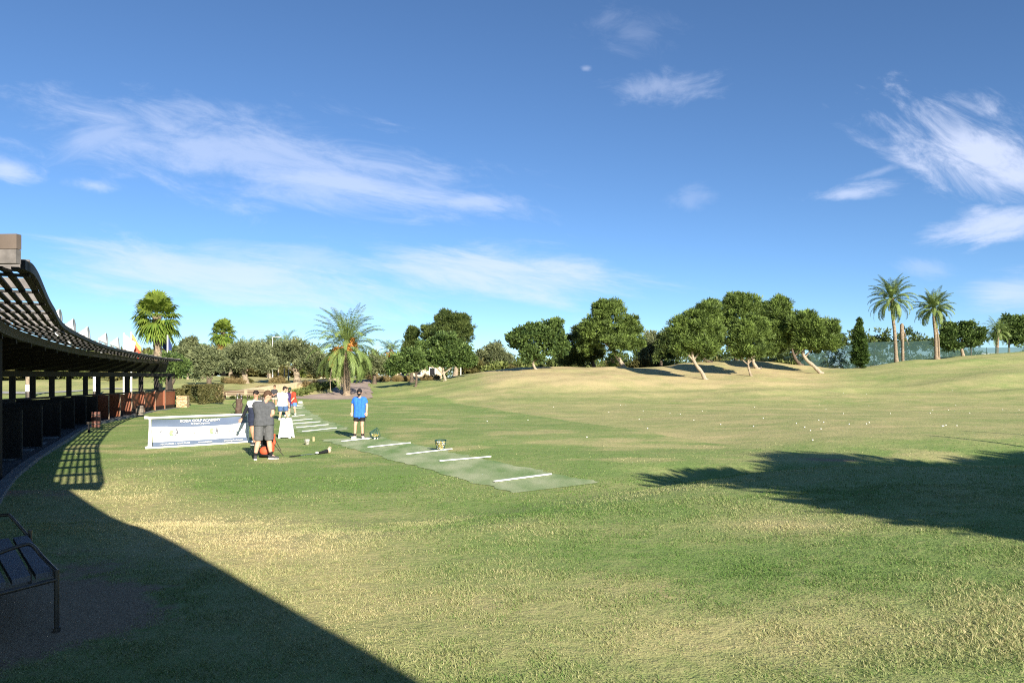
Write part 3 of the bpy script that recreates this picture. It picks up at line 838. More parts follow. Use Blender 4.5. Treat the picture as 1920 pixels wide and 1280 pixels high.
OLV = 'grey green trees in the garden beyond the tee'
olives = [
    ('old olive tree with a thick gnarled trunk above the second stone pillar', 78, 461, [(455, 672, 40, 24), (430, 678, 28, 22), (485, 676, 30, 22), (460, 655, 30, 16), (500, 685, 22, 14)],
     [([(461, 717), (459, 705), (457, 695), (455, 675)], .42, .22), ([(458, 700), (445, 688), (435, 678)], .22, .1), ([(458, 698), (472, 686), (484, 676)], .22, .1)], 'leaf_olive', 'bark'),
    ('wide dark olive tree with a short pale trunk behind the cream garden wall', 84, 557, [(552, 668, 36, 26), (580, 672, 32, 26), (522, 672, 28, 24), (555, 648, 30, 14), (598, 682, 22, 18), (530, 655, 22, 14)],
     [([(557, 713), (556, 702), (553, 692), (552, 675)], .5, .25), ([(555, 698), (568, 686), (580, 676)], .2, .1), ([(555, 698), (540, 686), (530, 678)], .2, .1)], 'leaf_olive', 'bark'),
    ('two toned tree with a bare pale limb beside the clipped hedge', 70, 393, [(385, 680, 24, 22), (372, 695, 18, 14), (405, 678, 20, 20), (390, 662, 22, 14), (376, 670, 18, 16)],
     [([(392, 720), (391, 710), (389, 700), (385, 685)], .30, .14), ([(395, 712), (404, 694), (411, 682)], .11, .06)], 'leaf_olive', 'bark_dark'),
    ('dark leafy tree shading the end of the pavilion', 52, 317, [(318, 690, 20, 20), (302, 698, 14, 18), (334, 696, 18, 18), (345, 690, 12, 14), (320, 675, 16, 10)],
     [([(319, 734), (317, 722), (316, 708), (318, 690)], .38, .18), ([(318, 726), (326, 712), (334, 700)], .18, .08), ([(317, 715), (308, 704), (303, 696)], .14, .07)], 'leaf_carob', 'bark_dark'),
    ('tall dark tree behind the flag poles', 95, 338, [(338, 668, 18, 22), (330, 680, 16, 20), (350, 676, 18, 20)], [([(338, 712), (338, 690), (338, 665)], .3, .14)], 'leaf_dark', 'bark_dark'),
    ('thin pale wispy tree rising over the pavilion end', 90, 352, [(350, 648, 10, 12), (362, 642, 6, 9), (345, 660, 14, 10), (360, 660, 14, 12)], [([(352, 712), (351, 690), (350, 650)], .16, .06)], 'leaf_olive', 'bark'),
    ('pale olive tree filling the gap left of the wide dark olive', 100, 505, [(505, 668, 26, 24), (490, 655, 22, 16), (525, 660, 20, 20), (478, 668, 20, 18)], [([(505, 706), (504, 690), (505, 668)], .35, .16)], 'leaf_olive', 'bark'),
    ('reddish tinged olive tree behind the thick gnarled one', 104, 432, [(432, 668, 28, 20), (412, 680, 22, 20), (450, 660, 22, 14)], [([(432, 706), (432, 690), (432, 670)], .35, .16)], 'leaf_olive', 'bark'),
    ('deep green tree behind the palm with orange dates', 96, 640, [(640, 685, 34, 22), (612, 690, 26, 18), (672, 688, 26, 20), (640, 668, 26, 14)], [([(642, 712), (640, 700), (640, 685)], .35, .16)], 'leaf_dark', 'bark_dark'),
    ('dull green tree between the date palm and the low carob', 100, 702, [(702, 682, 24, 24), (722, 690, 20, 18), (688, 695, 20, 14)], [([(702, 708), (702, 695), (702, 680)], .35, .15)], 'leaf_olive', 'bark_dark'),
    ('grey leafy tree in the dip between the carob trees', 108, 928, [(925, 668, 22, 22), (905, 672, 16, 16), (948, 675, 18, 16), (930, 655, 16, 12)], [([(926, 698), (926, 685), (926, 668)], .3, .14)], 'leaf_olive', 'bark_dark'),
    ('brownish olive tree in the dip behind the big round pine', 104, 1222, [(1218, 642, 22, 22), (1208, 658, 18, 16), (1232, 650, 20, 20)], [([(1222, 690), (1220, 670), (1218, 645)], .3, .14)], 'leaf_olive', 'bark_dark'),
    ('dark olive tree with a slanting trunk beside the low leaning pine', 98, 1240, [(1248, 645, 20, 28), (1242, 662, 20, 20), (1262, 652, 16, 22)], [([(1240, 686), (1240, 672), (1246, 648)], .28, .14)], 'leaf_dark', 'bark_dark'),
]
for lab, Y, bx, lobes, paths, leaf, bark in olives:
    tree('garden_tree', lab, Y, bx, lobes, leaf, bark, paths, 'olive', OLV)

# shrubs: one of each kind, the others are copies
def copy_tree(o, parent=None):
    c = o.copy(); COL.objects.link(c)
    if parent: c.parent = parent
    for ch in [x for x in bpy.data.objects if x.parent == o]:
        copy_tree(ch, c)
    return c

def make_bush(kind):
    leaf = {'green': 'leaf_bush', 'dry': 'leaf_dry', 'dark': 'leaf_hedge'}[kind]
    lobes = [((0, 0, .45), (.62, .6, .45)), ((.45, .1, .35), (.42, .45, .34)), ((-.45, -.1, .38), (.45, .4, .36))]
    V, F_, T = crown_data(lobes, 60, 40, .2, .24 if kind != 'dry' else .4, .08 if kind != 'dry' else .025, up=.5 if kind != 'dry' else 1.4)
    o = mesh_np('bush', V, F_, M[leaf], None, {'tint': T})
    return o
BUSH = {k: make_bush(k) for k in ('green', 'dry', 'dark')}
used = set()
def bush(kind, px, Y, s, label, group, sz=1.0, zoff=0.0):
    if kind not in used: o = BUSH[kind]; used.add(kind)
    else: o = BUSH[kind].copy(); COL.objects.link(o)
    p = ground(px, Y); o.location = (p.x, p.y, p.z - .05 + zoff)
    o.rotation_euler = (0, 0, random.uniform(0, 6.28)); o.scale = (s, s, s * sz)
    tag(o, label, 'shrub', group); return o
for i, px in enumerate(np.linspace(548, 622, 8)):
    Y = 69 + 1.6 * i + random.uniform(-.4, .4)
    bush('green', px, Y, random.uniform(.7, .95), 'sunlit green shrub in the bed below the cream wall, near the date palm', 'green shrubs below the cream wall', .95)
for i, px in enumerate(np.linspace(436, 492, 6)):
    bush('green', px, 58.6 + i * .9, random.uniform(.26, .36), 'tiny green plant at the foot of the cream wall behind the wooden benches', 'small plants at the foot of the wall', 1.1)
for i, px in enumerate((424, 430, 441, 449, 463, 486, 499, 521, 536, 574, 590, 604)):
    bush('dry' if i % 4 else 'dark', px, random.uniform(69, 82), random.uniform(.55, 1.15), 'dry yellow tuft on the brown bank above the cream wall', 'dry tufts on the bank', .8)
for i, px in enumerate((700, 722, 745, 762, 800, 815, 870, 880)):
    bush('dry', px, 106 + random.uniform(-1, 3), random.uniform(1.0, 1.4), 'dry straw coloured shrub by the pale house beyond the carob trees', 'dry shrubs by the house', .9)
pxs = list(np.linspace(895, 1500, 30))
for i, px in enumerate(pxs):
    bush('green' if i % 3 else 'dark', px, 103 + random.uniform(-2, 5), random.uniform(2.0, 3.0), 'bushy shrub in the hedge line behind the crest of the mound', 'shrubs behind the mound', .95)
for i, px in enumerate(np.linspace(-60, 320, 15)):
    bush('green' if i % 2 else 'dark', px, 92 + random.uniform(-4, 8), random.uniform(3.0, 4.2), 'tall garden shrub on the lawn seen through the openings of the pavilion', 'garden shrubs beyond the pavilion', 1.15)
for i, px in enumerate((305, 345, 372, 420, 440, 478, 500, 530, 575, 600, 628, 668, 690)):
    bush('dark' if i % 2 else 'green', px, 112 + random.uniform(-3, 6), random.uniform(2.6, 3.6), 'tall shrub at the back of the garden beyond the olive trees', 'shrubs at the back of the garden', 1.0)

# far wood beyond the fence: one mass
def far_wood():
    lobes = []
    for px in np.arange(-900, 2900, 26):
        Y = 150 + rng.uniform(-8, 14)
        top = np.interp(px, [-900, 300, 700, 900, 1200, 1500, 1580, 1640, 1740, 1760, 1850, 1880, 1960, 2900], [655, 668, 668, 672, 664, 650, 632, 624, 630, 644, 672, 672, 655, 650]) + rng.uniform(-4, 5)
        h = (HOR - top) / F * Y + EYE
        x = (px - 960) / F * Y
        lobes.append(((x, Y, h * .55 + .4), (2.9, 2.6, h * .45)))
    V, F_, T = crown_data(lobes, 5600, 26, .9, .62, .26, inner=.05)
    o = mesh_np('far_woodland', V, F_, M['leaf_dark'], None, {'tint': T})
    tag(o, 'dark belt of far trees closing the view behind the course', 'woodland', kind='stuff')
far_wood()

# ------------------------------------------------------------------ palms
def frond_data(base, az, el, length, droop, nl, ll, twist=.0, hang=.55):
    """feather frond: arching rib with leaflets on both sides"""
    n = 14
    t = np.linspace(0, 1, n)
    ang = el - droop * t ** 2.0
    ds = length / (n - 1)
    r = np.r_[0, np.cumsum(np.cos(ang[:-1]) * ds)]; z = np.r_[0, np.cumsum(np.sin(ang[:-1]) * ds)]
    ca, sa = math.cos(az), math.sin(az)
    P = np.stack([r * ca, r * sa, z], -1) + np.array(base)
    T = unit(np.gradient(P, axis=0))
    S = np.array([-sa, ca, 0.0])
    Vs, Fs, Ts = [], [], []; off = 0
    # rib
    wd = .045 * (1 - .8 * t)
    up = unit(np.cross(np.broadcast_to(S, T.shape), T))
    V = np.concatenate([P - S * wd[:, None], P + S * wd[:, None]]); idx = np.arange(n - 1)
    q = np.stack([idx, idx + 1, idx + 1 + n, idx + n], -1)
    Vs.append(V); Fs.append(q); Ts.append(np.full(len(V), .75)); off += len(V)
    tt = np.linspace(.16, .985, nl)
    for sd in (-1, 1):
        Q = np.stack([np.interp(tt, t, P[:, k]) for k in range(3)], -1)
        TT = unit(np.stack([np.interp(tt, t, T[:, k]) for k in range(3)], -1))
        U = unit(np.cross(np.broadcast_to(S, TT.shape), TT)) 
        L = ll * np.sin(np.pi * np.clip(tt * .86 + .12, 0, 1)) ** .55 * rng.uniform(.85, 1.15, nl)
        d = unit(TT * .75 + S * sd * .8 + U * rng.uniform(.0, .35, nl)[:, None] - np.array([0, 0, 1]) * hang * rng.uniform(.4, 1.2, nl)[:, None])
        w = unit(np.cross(d, U)) * .024
        tip = Q + d * L[:, None]; mid = Q + d * L[:, None] * .5
        V = np.stack([Q - w * .5, mid + w, tip, mid - w], 1).reshape(-1, 3)
        Vs.append(V); Fs.append(np.arange(4 * nl).reshape(nl, 4) + off)
        Ts.append(np.repeat(np.clip(rng.normal(.5, .2, nl) + .1 * math.sin(az * 3), 0, 1), 4)); off += len(V)
    return np.concatenate(Vs), np.concatenate(Fs), np.concatenate(Ts)

def merge(parts):
    Vs, Fs, Ts = [], [], []; off = 0
    for V, F_, T in parts:
        Vs.append(V); Fs.append(F_ + off); Ts.append(T); off += len(V)
    return np.concatenate(Vs), np.concatenate(Fs), np.concatenate(Ts)

def feather_crown(parent, top, nf, length, ll, lo=-.5, hi=1.45, nl=34, m='leaf_palm', name='crown', lseed=0):
    parts = []
    for i in range(nf):
        f = (i + .5) / nf
        el = hi + (lo - hi) * f ** 1.15 + rng.uniform(-.1, .1)
        az = i * 2.39996 + rng.uniform(-.2, .2)
        droop = 1.15 + .8 * f + rng.uniform(-.2, .3)
        parts.append(frond_data((top[0] + .15 * math.cos(az), top[1] + .15 * math.sin(az), top[2] - .35 * f), az, el, length * rng.uniform(.85, 1.08), droop, nl, ll))
    V, F_, T = merge(parts)
    return mesh_np(name, V, F_, M[m], parent, {'tint': T})

def palm_trunk(parent, pts, r0, r1, m='palm_bark', head=1.5):
    p = spline(pts, 14); k = len(p); rad = []
    for i in range(k):
        t = i / (k - 1)
        r = r0 + (r1 - r0) * t
        if t > .88: r *= 1 + (head - 1) * (t - .88) / .12
        if t < .05: r *= 1.25
        rad.append(r * (1 + .07 * (i % 2)))
    mb = MB(); mb.tube(p, rad, 12)
    return mb.build('trunk', M[m], parent)

# the big date palm with orange fruit beside the drive
DP_Y = 72.0
b = ground(650, DP_Y)
dp = empty('date_palm', b, 0, 'big arching date palm hung with orange dates beside the paved drive', 'palm tree')
h = (HOR - 652) / F * DP_Y + EYE - b.z
palm_trunk(dp, [(0, 0, -.1), (.03, 0, h * .5), (0, 0, h)], .34, .30, head=1.45)
feather_crown(dp, (0, 0, h + .2), 84, 4.5, .56, lo=-.75, hi=1.5, nl=52)
for (dx, dy, z0, dr) in ((-.9, -.7, -.1, 1.0), (-1.35, -.5, -1.0, 1.4), (.75, -.8, .8, .2), (.45, -.9, .25, .5), (.95, -.6, .35, .4)):
    mb = MB()
    mb.tube([(0, 0, h + .1), (dx * .5, dy * .5, h + z0 * .5 + .5), (dx, dy, h + z0)], [.05, .04, .03], 6)
    for k in range(150):
        t = random.random()
        mb.ell((dx + random.gauss(0, .12), dy + random.gauss(0, .12), h + z0 - t * (.55 + .3 * dr) + .1), (.045, .045, .07), 5, 4)
    o = mb.build('date_cluster', M['dates'], dp)
mb = MB(); mb.tube([(-1.35, -.5, h - 2.0), (-1.5, -.5, h - 3.2), (-1.45, -.5, h - 4.1)], [.05, .04, .03], 6)
mb.build('fruit_stalk', M['bark'], dp)

# two tall palms by the netting
TALL = 'two tall date palms by the netting'
for (bx, Y, tx, ty, L, lab) in ((1681, 88, 1672, 560, 3.2, 'taller of the two slender date palms before the green netting'),
                                (1756, 90, 1751, 578, 2.75, 'shorter of the two slender date palms, with a bare stalk hanging from its crown')):
    b = ground(bx, Y)
    r = empty('date_palm', b, 0, lab, 'palm tree', TALL)
    top = world_at(tx, ty, Y) - b
    palm_trunk(r, [(0, 0, -.1), (top.x * .35, 0, top.z * .45), (top.x * .9, 0, top.z * .8), tuple(top)], .20, .135, head=2.4)
    feather_crown(r, tuple(top + Vector((0, 0, .15))), 64, L, .46, lo=-.7, hi=1.5, nl=50)
    if L < 3.0:
        mb = MB(); mb.tube([tuple(top), (top.x + .55, -.2, top.z - .2), (top.x + .9, -.2, top.z - 1.1), (top.x + .75, -.2, top.z - 2.1)], [.04, .035, .03, .02], 6)
        mb.build('hanging_stalk', M['palm_bark'], r)
        mb = MB(); mb.tube([(.28, -.1, -.1), (.2, -.1, top.z * .4), (top.x + .1, -.1, top.z * .85)], [.12, .1, .08], 8)
        mb.build('trunk', M['palm_bark'], r)
b = ground(1693, 89)
st = empty('dead_palm', b, 0, 'dead headless palm stump with a broken frond hanging off it', 'dead palm')
top = world_at(1691, 606, 89) - b
mb = MB(); mb.tube([(0, 0, -.1), (-.02, 0, top.z * .5), (top.x * .8, 0, top.z * .62), (top.x, 0, top.z * .97), (top.x, 0, top.z)], [.17, .16, .26, .20, .06], 10)
mb.build('trunk', M['palm_bark'], st)
mb = MB(); mb.tube([(top.x + .1, -.15, top.z * .85), (top.x + .45, -.2, top.z * .6), (top.x + .75, -.2, top.z * .42)], [.05, .045, .02], 6)
mb.build('dead_frond', M['palm_bark'], st)

# far feather palms
for (bx, Y, tx, ty, L, leaf, lab) in ((735, 112, 733, 655, 2.1, 'leaf_palm', 'small feather palm showing over the trees beside the big date palm'),
                                      (535, 118, 535, 642, 2.9, 'leaf_fan', 'yellow green feather palm showing over the wide olive tree'),
                                      (458, 122, 458, 652, 2.6, 'leaf_palm', 'arching feather palm showing over the thick trunked olive'),
                                      (508, 116, 510, 640, 1.7, 'leaf_palm', 'small dark palm beside the lamp post in the garden'),
                                      (1868, 116, 1872, 618, 2.6, 'leaf_palm', 'drooping grey palm beyond the netting beside the bushy tree')):
    b = ground(bx, Y); r = empty('feather_palm', b, 0, lab, 'palm tree', 'distant feather palms')
    top = world_at(tx, ty, Y) - b
    palm_trunk(r, [(0, 0, -.1), (top.x * .5, 0, top.z * .5), tuple(top)], .25, .2)
    feather_crown(r, tuple(top), 34, L, .55, lo=-.7, hi=1.4, nl=26, m=leaf)
    if bx == 735:
        mb = MB()
        for k in range(120): mb.ell((top.x + random.gauss(0, .35), -.5 + random.gauss(0, .2), top.z - .45 - random.random() * .7), (.06, .06, .09), 5, 4)
        mb.build('date_cluster', M['dates'], r)

def fan_leaf(base, az, el, pet, R, droop):
    n = 22
    ca, sa = math.cos(az), math.sin(az)
    f = np.array([ca * math.cos(el), sa * math.cos(el), math.sin(el)]); s = np.array([-sa, ca, 0]); u = np.cross(f, s) * -1
    u = np.cross(s, f) * -1
    c = np.array(base) + f * pet - np.array([0, 0, .12 * pet * droop])
    Vs = []; Fs = []; off = 0
    w = s * .025
    V = np.array([base - w, base + w, c + w, c - w]); Vs.append(V); Fs.append(np.array([[0, 1, 2, 3]])); off = 4
    a = np.linspace(-2.1, 2.1, n) + rng.normal(0, .03, n)
    d = np.cos(a)[:, None] * f + np.sin(a)[:, None] * s + rng.normal(0, .06, (n, 1)) * u
    side = unit(np.cross(d, np.broadcast_to(u, d.shape)))
    L = R * (.72 + .28 * np.cos(a * .6)) * rng.uniform(.9, 1.1, n)
    m1 = c + d * (L * .55)[:, None]; tip = c + d * L[:, None] - np.array([0, 0, 1]) * (L * droop * .42)[:, None]
    w1 = side * (L * .085)[:, None]
    V = np.stack([np.broadcast_to(c, m1.shape), m1 + w1, tip, m1 - w1], 1).reshape(-1, 3)
    Vs.append(V); Fs.append(np.arange(4 * n).reshape(n, 4) + off)
    V = np.concatenate(Vs); F_ = np.concatenate(Fs)
    T = np.r_[np.full(4, .7), np.repeat(np.clip(rng.normal(.5 + .15 * math.sin(el * 2), .18, n), 0, 1), 4)]
    return V, F_, T
def fan_palm(label, bx, Y, tx, ty, R, pet, nleaf, skirt=0, group=None, r0=.3):
    b = ground(bx, Y); r = empty('fan_palm', b, 0, label, 'palm tree', group)
    top = world_at(tx, ty, Y) - b
    palm_trunk(r, [(0, 0, -.1), (top.x * .5, 0, top.z * .5), tuple(top)], r0, r0 * .8, head=1.35)
    t = np.array(top)
    parts = []
    for i in range(nleaf):
        f = (i + .5) / nleaf
        el = 1.45 - 2.35 * f + rng.uniform(-.12, .12)
        parts.append(fan_leaf(t + np.array([0, 0, .15 - .5 * f]), i * 2.39996, el, pet * rng.uniform(.8, 1.1), R * rng.uniform(.85, 1.1), .5 + .9 * f))
    V, F_, T = merge(parts); mesh_np('crown', V, F_, M['leaf_fan'], r, {'tint': T})
    if skirt:
        parts = [fan_leaf(t + np.array([0, 0, -.3 - .05 * i]), i * 2.39996, -1.15 + rng.uniform(-.2, .25), pet * .7, R * .9, 1.3) for i in range(skirt)]
        V, F_, T = merge(parts); mesh_np('dead_skirt', V, F_, M['leaf_dead'], r, {'tint': T})
    return r
fan_palm('tall full fan palm rising above the end of the pavilion beside the dark flag', 297, 55, 294, 590, .98, 1.05, 62, r0=.30)
fan_palm('shaggy fan palm with a brown skirt of dead leaves above the olive trees', 419, 108, 418, 622, 1.15, 1.1, 44, 46, r0=.35)
fan_palm('low spiky fan plant between the wispy tree and the shaggy palm', 379, 92, 379, 664, .75, .9, 30, r0=.16)
fan_palm('low sunlit fan palm at the foot of the big round pine', 1149, 90, 1149, 672, .6, .5, 18, 14, r0=.22)

# ------------------------------------------------------------------ paved drive, garden wall, pillars, hedge, house
def gp(px, Y): return ((px - 960) / F * Y, Y)
d1 = drape('path', [gp(478, 60), gp(560, 63), gp(640, 64.5), gp(700, 70)], [gp(470, 63), gp(565, 70.5), gp(625, 74), gp(690, 78)], .05, M['path'], n=60, k=10)
d2 = drape('path', [gp(622, 73), gp(628, 85), gp(652, 98), gp(690, 110)], [gp(700, 74), (gp(690, 85)), gp(690, 98), gp(720, 112)], .055, M['path'], n=60, k=10)
d3 = drape('road', [gp(-200, 62), gp(100, 62), gp(330, 66)], [gp(-200, 64.5), gp(100, 64.5), gp(330, 68)], .05, M['concrete'], n=60, k=6)

def wall_strip(name, pts, h, th, m, label, cat):
    """low wall following the terrain between (X, Y, top z) points"""
    mb = MB()
    P = spline([(p[0], p[1], p[2]) for p in pts], 8)
    vs = []; n = len(P)
    for i, p in enumerate(P):
        d = (P[min(i + 1, n - 1)] - P[max(i - 1, 0)]); d.z = 0; d.normalize(); s = Vector((-d.y, d.x, 0)) * th / 2
        for q, z in ((p + s, p.z), (p - s, p.z), (p - s, p.z - h), (p + s, p.z - h)):
            vs.append((q.x, q.y, z))
    fs = [(0, 1, 2, 3), tuple((n - 1) * 4 + k for k in (3, 2, 1, 0))]
    for i in range(n - 1):
        for k in range(4):
            k2 = (k + 1) % 4
            fs.append((i * 4 + k, i * 4 + k2, (i + 1) * 4 + k2, (i + 1) * 4 + k))
    mb.add(vs, fs)
    o = mb.build(name, m)
    return tag(o, label, cat)
def wz(px, py, Y): return tuple(world_at(px, py, Y))
wall_strip('garden_wall', [wz(421, 735, 60), wz(470, 728, 65), wz(530, 720, 72), wz(590, 713, 81), wz(636, 708.5, 90)], 1.4, .35, M['wall'],
           'long low cream garden wall climbing behind the benches towards the date palm', 'wall')
wall_strip('garden_wall', [wz(636, 707.5, 92), wz(648, 707, 99)], 1.3, .35, M['wall'], 'short cream wall end at the top of the paved drive behind the date palm', 'wall')

def pillar(px, py_top, py_bot, w_px, Y, label, neck=None):
    b = world_at(px, py_bot, Y); w = w_px * Y / F; h = (py_bot - py_top) * Y / F
    root = empty('stone_pillar', b, .15, label, 'stone pillar', None)
    mb = MB()
    courses = max(4, int(h / .16)); z = -.15
    for k in range(courses):
        hh = (h + .15) / courses
        j = .012 * (k % 2) + random.uniform(-.012, .012)
        mb.box((random.uniform(-.01, .01), 0, z + hh / 2), (w * .96 + j, w * .9 + j, hh - .012)); z += hh
    mb.build('shaft', M['stone'], root)
    if neck:
        mb = MB(); mb.box((0, 0, h + neck * .5), (w * .62, w * .6, neck)); mb.box((0, 0, h + neck + .04), (w * .74, w * .7, .08))
        mb.build('cap', M['stone'], root)
pillar(343, 741.5, 768, 19, 46.5, 'stacked stone pillar at the end of the pavilion with clipped hedge on top')
pillar(413, 734, 754, 16, 57, 'stepped stone pillar between the clipped hedge and the benches', .42)

def hedge(name, p0, p1, z0, z1, th, label):
    p0, p1 = Vector((p0[0], p0[1], 0)), Vector((p1[0], p1[1], 0)); d = p1 - p0; L = d.length; d.normalize(); s = Vector((-d.y, d.x, 0))
    n = int(2600 * L)
    n = min(n, 9000)
    a = rng.uniform(0, L, n); hgt = rng.uniform(0, 1, n); w = rng.uniform(-.5, .5, n)
    face = rng.integers(0, 3, n)
    w = np.where(face == 0, -.5 + rng.normal(0, .05, n), w); w = np.where(face == 1, .5 + rng.normal(0, .05, n), w)
    hgt = np.where(face == 2, 1 + rng.normal(0, .025, n), hgt)
    C = np.array(p0)[None] + np.array(d)[None] * a[:, None] + np.array(s)[None] * (w * th)[:, None]
    C[:, 2] = z0 + (z1 - z0) * hgt
    A = unit(rng.normal(size=(n, 3)))
    V, F_, T = leaf_cards(C, A, .11 * rng.uniform(.7, 1.4, n), .06, np.clip(rng.normal(.45, .22, n), 0, 1))
    o = mesh_np(name, V, F_, M['leaf_hedge'], None, {'tint': T})
    return tag(o, label, 'hedge')
hedge('clipped_hedge', gp(357, 50), gp(404, 54.5), tz1(*gp(380, 52)), world_at(380, 722, 52).z, 1.1, 'boxy clipped brown green hedge between the two stone pillars')
hedge('clipped_hedge', gp(334, 47.2), gp(352, 47.2), world_at(343, 742, 46.5).z, world_at(343, 729, 47).z, .9, 'short block of hedge growing over the first stone pillar')

def park_bench(px, Y, L, rz, label):
    b = ground(px, Y); r = empty('garden_bench', b, rz, label, 'bench', 'wooden benches by the garden wall')
    mb = MB()
    for k in range(4): mb.box((0, -.25 + k * .13, .38), (L, .1, .035))
    mb.build('seat', M['brown_wood'], r)
    mb = MB()
    for k in range(3): mb.box((0, .22 + k * .02, .50 + k * .12), (L, .03, .07))
    mb.build('backrest', M['brown_wood'], r)
    for sx in (-1, 1):
        for y0 in (-.25, .2):
            mb = MB(); mb.box((sx * (L / 2 - .15), y0, .17), (.06, .06, .38)); mb.build('leg', M['metal'], r)
    return r
bench1 = park_bench(437, 57, 1.55, .1, 'brown slatted bench beside the stepped stone pillar')
bench2 = park_bench(478, 57.5, 1.3, .05, 'brown slatted bench behind the two men at the banner')

# pale house glimpsed under the carob trees and a far white house beyond the netting
def house(px, Y, w, h, label, roofc):
    b = ground(px, Y); r = empty('house', b, .1, label, 'house', None)
    mb = MB(); mb.box((0, 0, h / 2 - .3), (w, 5, h + .6)); mb.build('wall', M['wall'] if roofc else M['white'], r)
    mb = MB(); mb.box((0, 0, h + .12), (w + .5, 5.5, .22)); mb.build('roof', roofc or M['white'], r)
    for k in range(3):
        x = -w * .3 + k * w * .3
        f = MB(); f.box((x, -2.52, 1.35), (1.0, .06, 1.3)); fo = f.build('window', M['white'], r)
        g = MB(); g.box((x, -2.56, 1.35), (.8, .03, 1.1)); g.build('pane', M['black'], fo)
house(785, 122, 7.5, 2.5, 'pale low house glimpsed under the carob trees', M['roof'])
house(1838, 165, 10, 4.2, 'far white house showing under the open crowned carob tree', None)
house(595, 128, 6, 2.8, 'pale house behind the olive trees and lamp post', M['roof'])

# lamp posts and garden poles
def lamp_post(px, Y, py_top, label):
    b = ground(px, Y); top = world_at(px, py_top, Y).z - b.z
    r = empty('lamp_post', b, 0, label, 'lamp post', None)
    mb = MB(); mb.tube([(0, 0, -.1), (0, 0, top)], [.07, .045], 8); mb.build('pole', M['white'], r)
    mb = MB(); mb.tube([(0, 0, top), (.35, 0, top + .06), (.7, 0, top + .05)], .03, 6); mb.box((.85, 0, top + .03), (.5, .22, .09)); mb.build('lamp_head', M['white'], r)
lamp_post(511, 95, 632, 'tall pale lamp post among the olive trees')
def pole(px, Y, py_top, r_, m, label, name='pole', cat='pole', group=None):
    b = ground(px, Y); top = world_at(px, py_top, Y).z
    mb = MB(); mb.tube([(b.x, b.y, b.z - .1), (b.x, b.y, top)], [r_, r_ * .8], 8)
    return tag(mb.build(name, m), label, cat, group)
for px, lab in ((522, 'thin pale sapling trunk under the wide olive tree'), (533, 'second pale sapling trunk under the wide olive tree, between two others'), (541, 'pale sapling trunk next to the thick olive trunk')):
    pole(px, 92, 690, .09, M['bark_pale'], lab, 'sapling_trunk', 'sapling')
for px, lab in ((639, 'white post seen just behind the date palm trunk'), (674, 'thin white post in the garden beside the date palm fronds')):
    pole(px, 100, 690, .07, M['white'], lab, 'garden_post', 'post')
pole(864, 96, 684, .06, M['white'], 'white marker post at the foot of the tall dark pine', 'marker_post', 'post')
pole(1821, 96, 645, .06, M['metal'], 'dark pole beside the open crowned carob tree', 'dark_pole', 'pole')

# green netting
def netting():
    pts = [(1470, 102, 668), (1530, 103, 662), (1600, 104, 645), (1640, 104, 641), (1700, 104, 640), (1750, 104, 638), (1790, 105, 648), (1850, 106, 652), (1920, 107, 650), (2050, 108, 645)]
    b0 = ground(1700, 104); r = empty('netting_fence', (b0.x, b0.y, 0), 0, 'long green safety netting strung along the top of the slope', 'netting')
    o = Vector((b0.x, b0.y, 0))
    vs = []; fs = []
    mb = MB()
    for i, (px, Y, py) in enumerate(pts):
        g = ground(px, Y); t = world_at(px, py, Y)
        vs += [tuple(Vector((g.x, g.y, g.z - .6)) - o), tuple(t - o)]
        if i: fs.append((2 * i - 2, 2 * i, 2 * i + 1, 2 * i - 1))
    mb.add(vs, fs); mb.build('net', M['net'], r)
    for i, (px, Y, py) in enumerate(pts):
        g = ground(px, Y + .12) - o; t = world_at(px, py - 1, Y + .12) - o
        mb = MB(); mb.tube([(g.x, g.y, g.z - .3), (t.x, t.y, t.z)], .045, 6); mb.build('post', M['metal'], r)
netting()

# ------------------------------------------------------------------ the curved practice pavilion
FR = [(-4.50, 6.75), (-4.84, 7.45), (-7.0, 11.2), (-9.9, 16.5), (-14.1, 25.7), (-17.05, 33.8), (-19.6, 41.5), (-20.75, 46.5)]
FL = [(-5.6, 7.0), (-7.0, 9.5), (-10.2, 15.1), (-13.7, 22.4), (-16.9, 29.5), (-19.0, 36.5), (-20.3, 42), (-20.85, 46.2)]
WL_ = [(-11.0, 4.0), (-13.6, 10.0), (-15.6, 15.5), (-17.2, 21.0), (-18.3, 26.5), (-18.95, 31), (-19.85, 37), (-20.7, 42), (-21.2, 46.4)]
H_ED = 3.0
pav = empty('practice_pavilion', (-16, 25, 0), 0, 'long curved dark timber practice pavilion with a slatted canopy edge', 'pavilion')
PO = Vector((-16, 25, 0))
def dense(pl, n=12): return [Vector((p.x, p.y, 0)) for p in spline([(a, b, 0) for a, b in pl], n)]
FRd, FLd, WLd = dense(FR, 16), dense(FL, 16), dense(WL_, 16)
def offset(pl, d):
    out = []
    for i, p in enumerate(pl):
        t = (pl[min(i + 1, len(pl) - 1)] - pl[max(i - 1, 0)]).normalized()
        out.append(p + Vector((-t.y, t.x, 0)) * d)   # towards the wall side
    return out
def ribbon(mb, pl, w, h, z):
    """bar of width w, height h along pl, bottom at z"""
    a, b = offset(pl, -w / 2), offset(pl, w / 2); n = len(pl); vs = []
    for i in range(n):
        for q, zz in ((a[i], z), (b[i], z), (b[i], z + h), (a[i], z + h)):
            vs.append((q.x - PO.x, q.y - PO.y, zz))
    fs = [(3, 2, 1, 0), tuple((n - 1) * 4 + k for k in range(4))]
    for i in range(n - 1):
        for k in range(4):
            k2 = (k + 1) % 4; fs.append((i * 4 + k, i * 4 + k2, (i + 1) * 4 + k2, (i + 1) * 4 + k))
    mb.add(vs, fs)
LATW = .76; NSL = 7
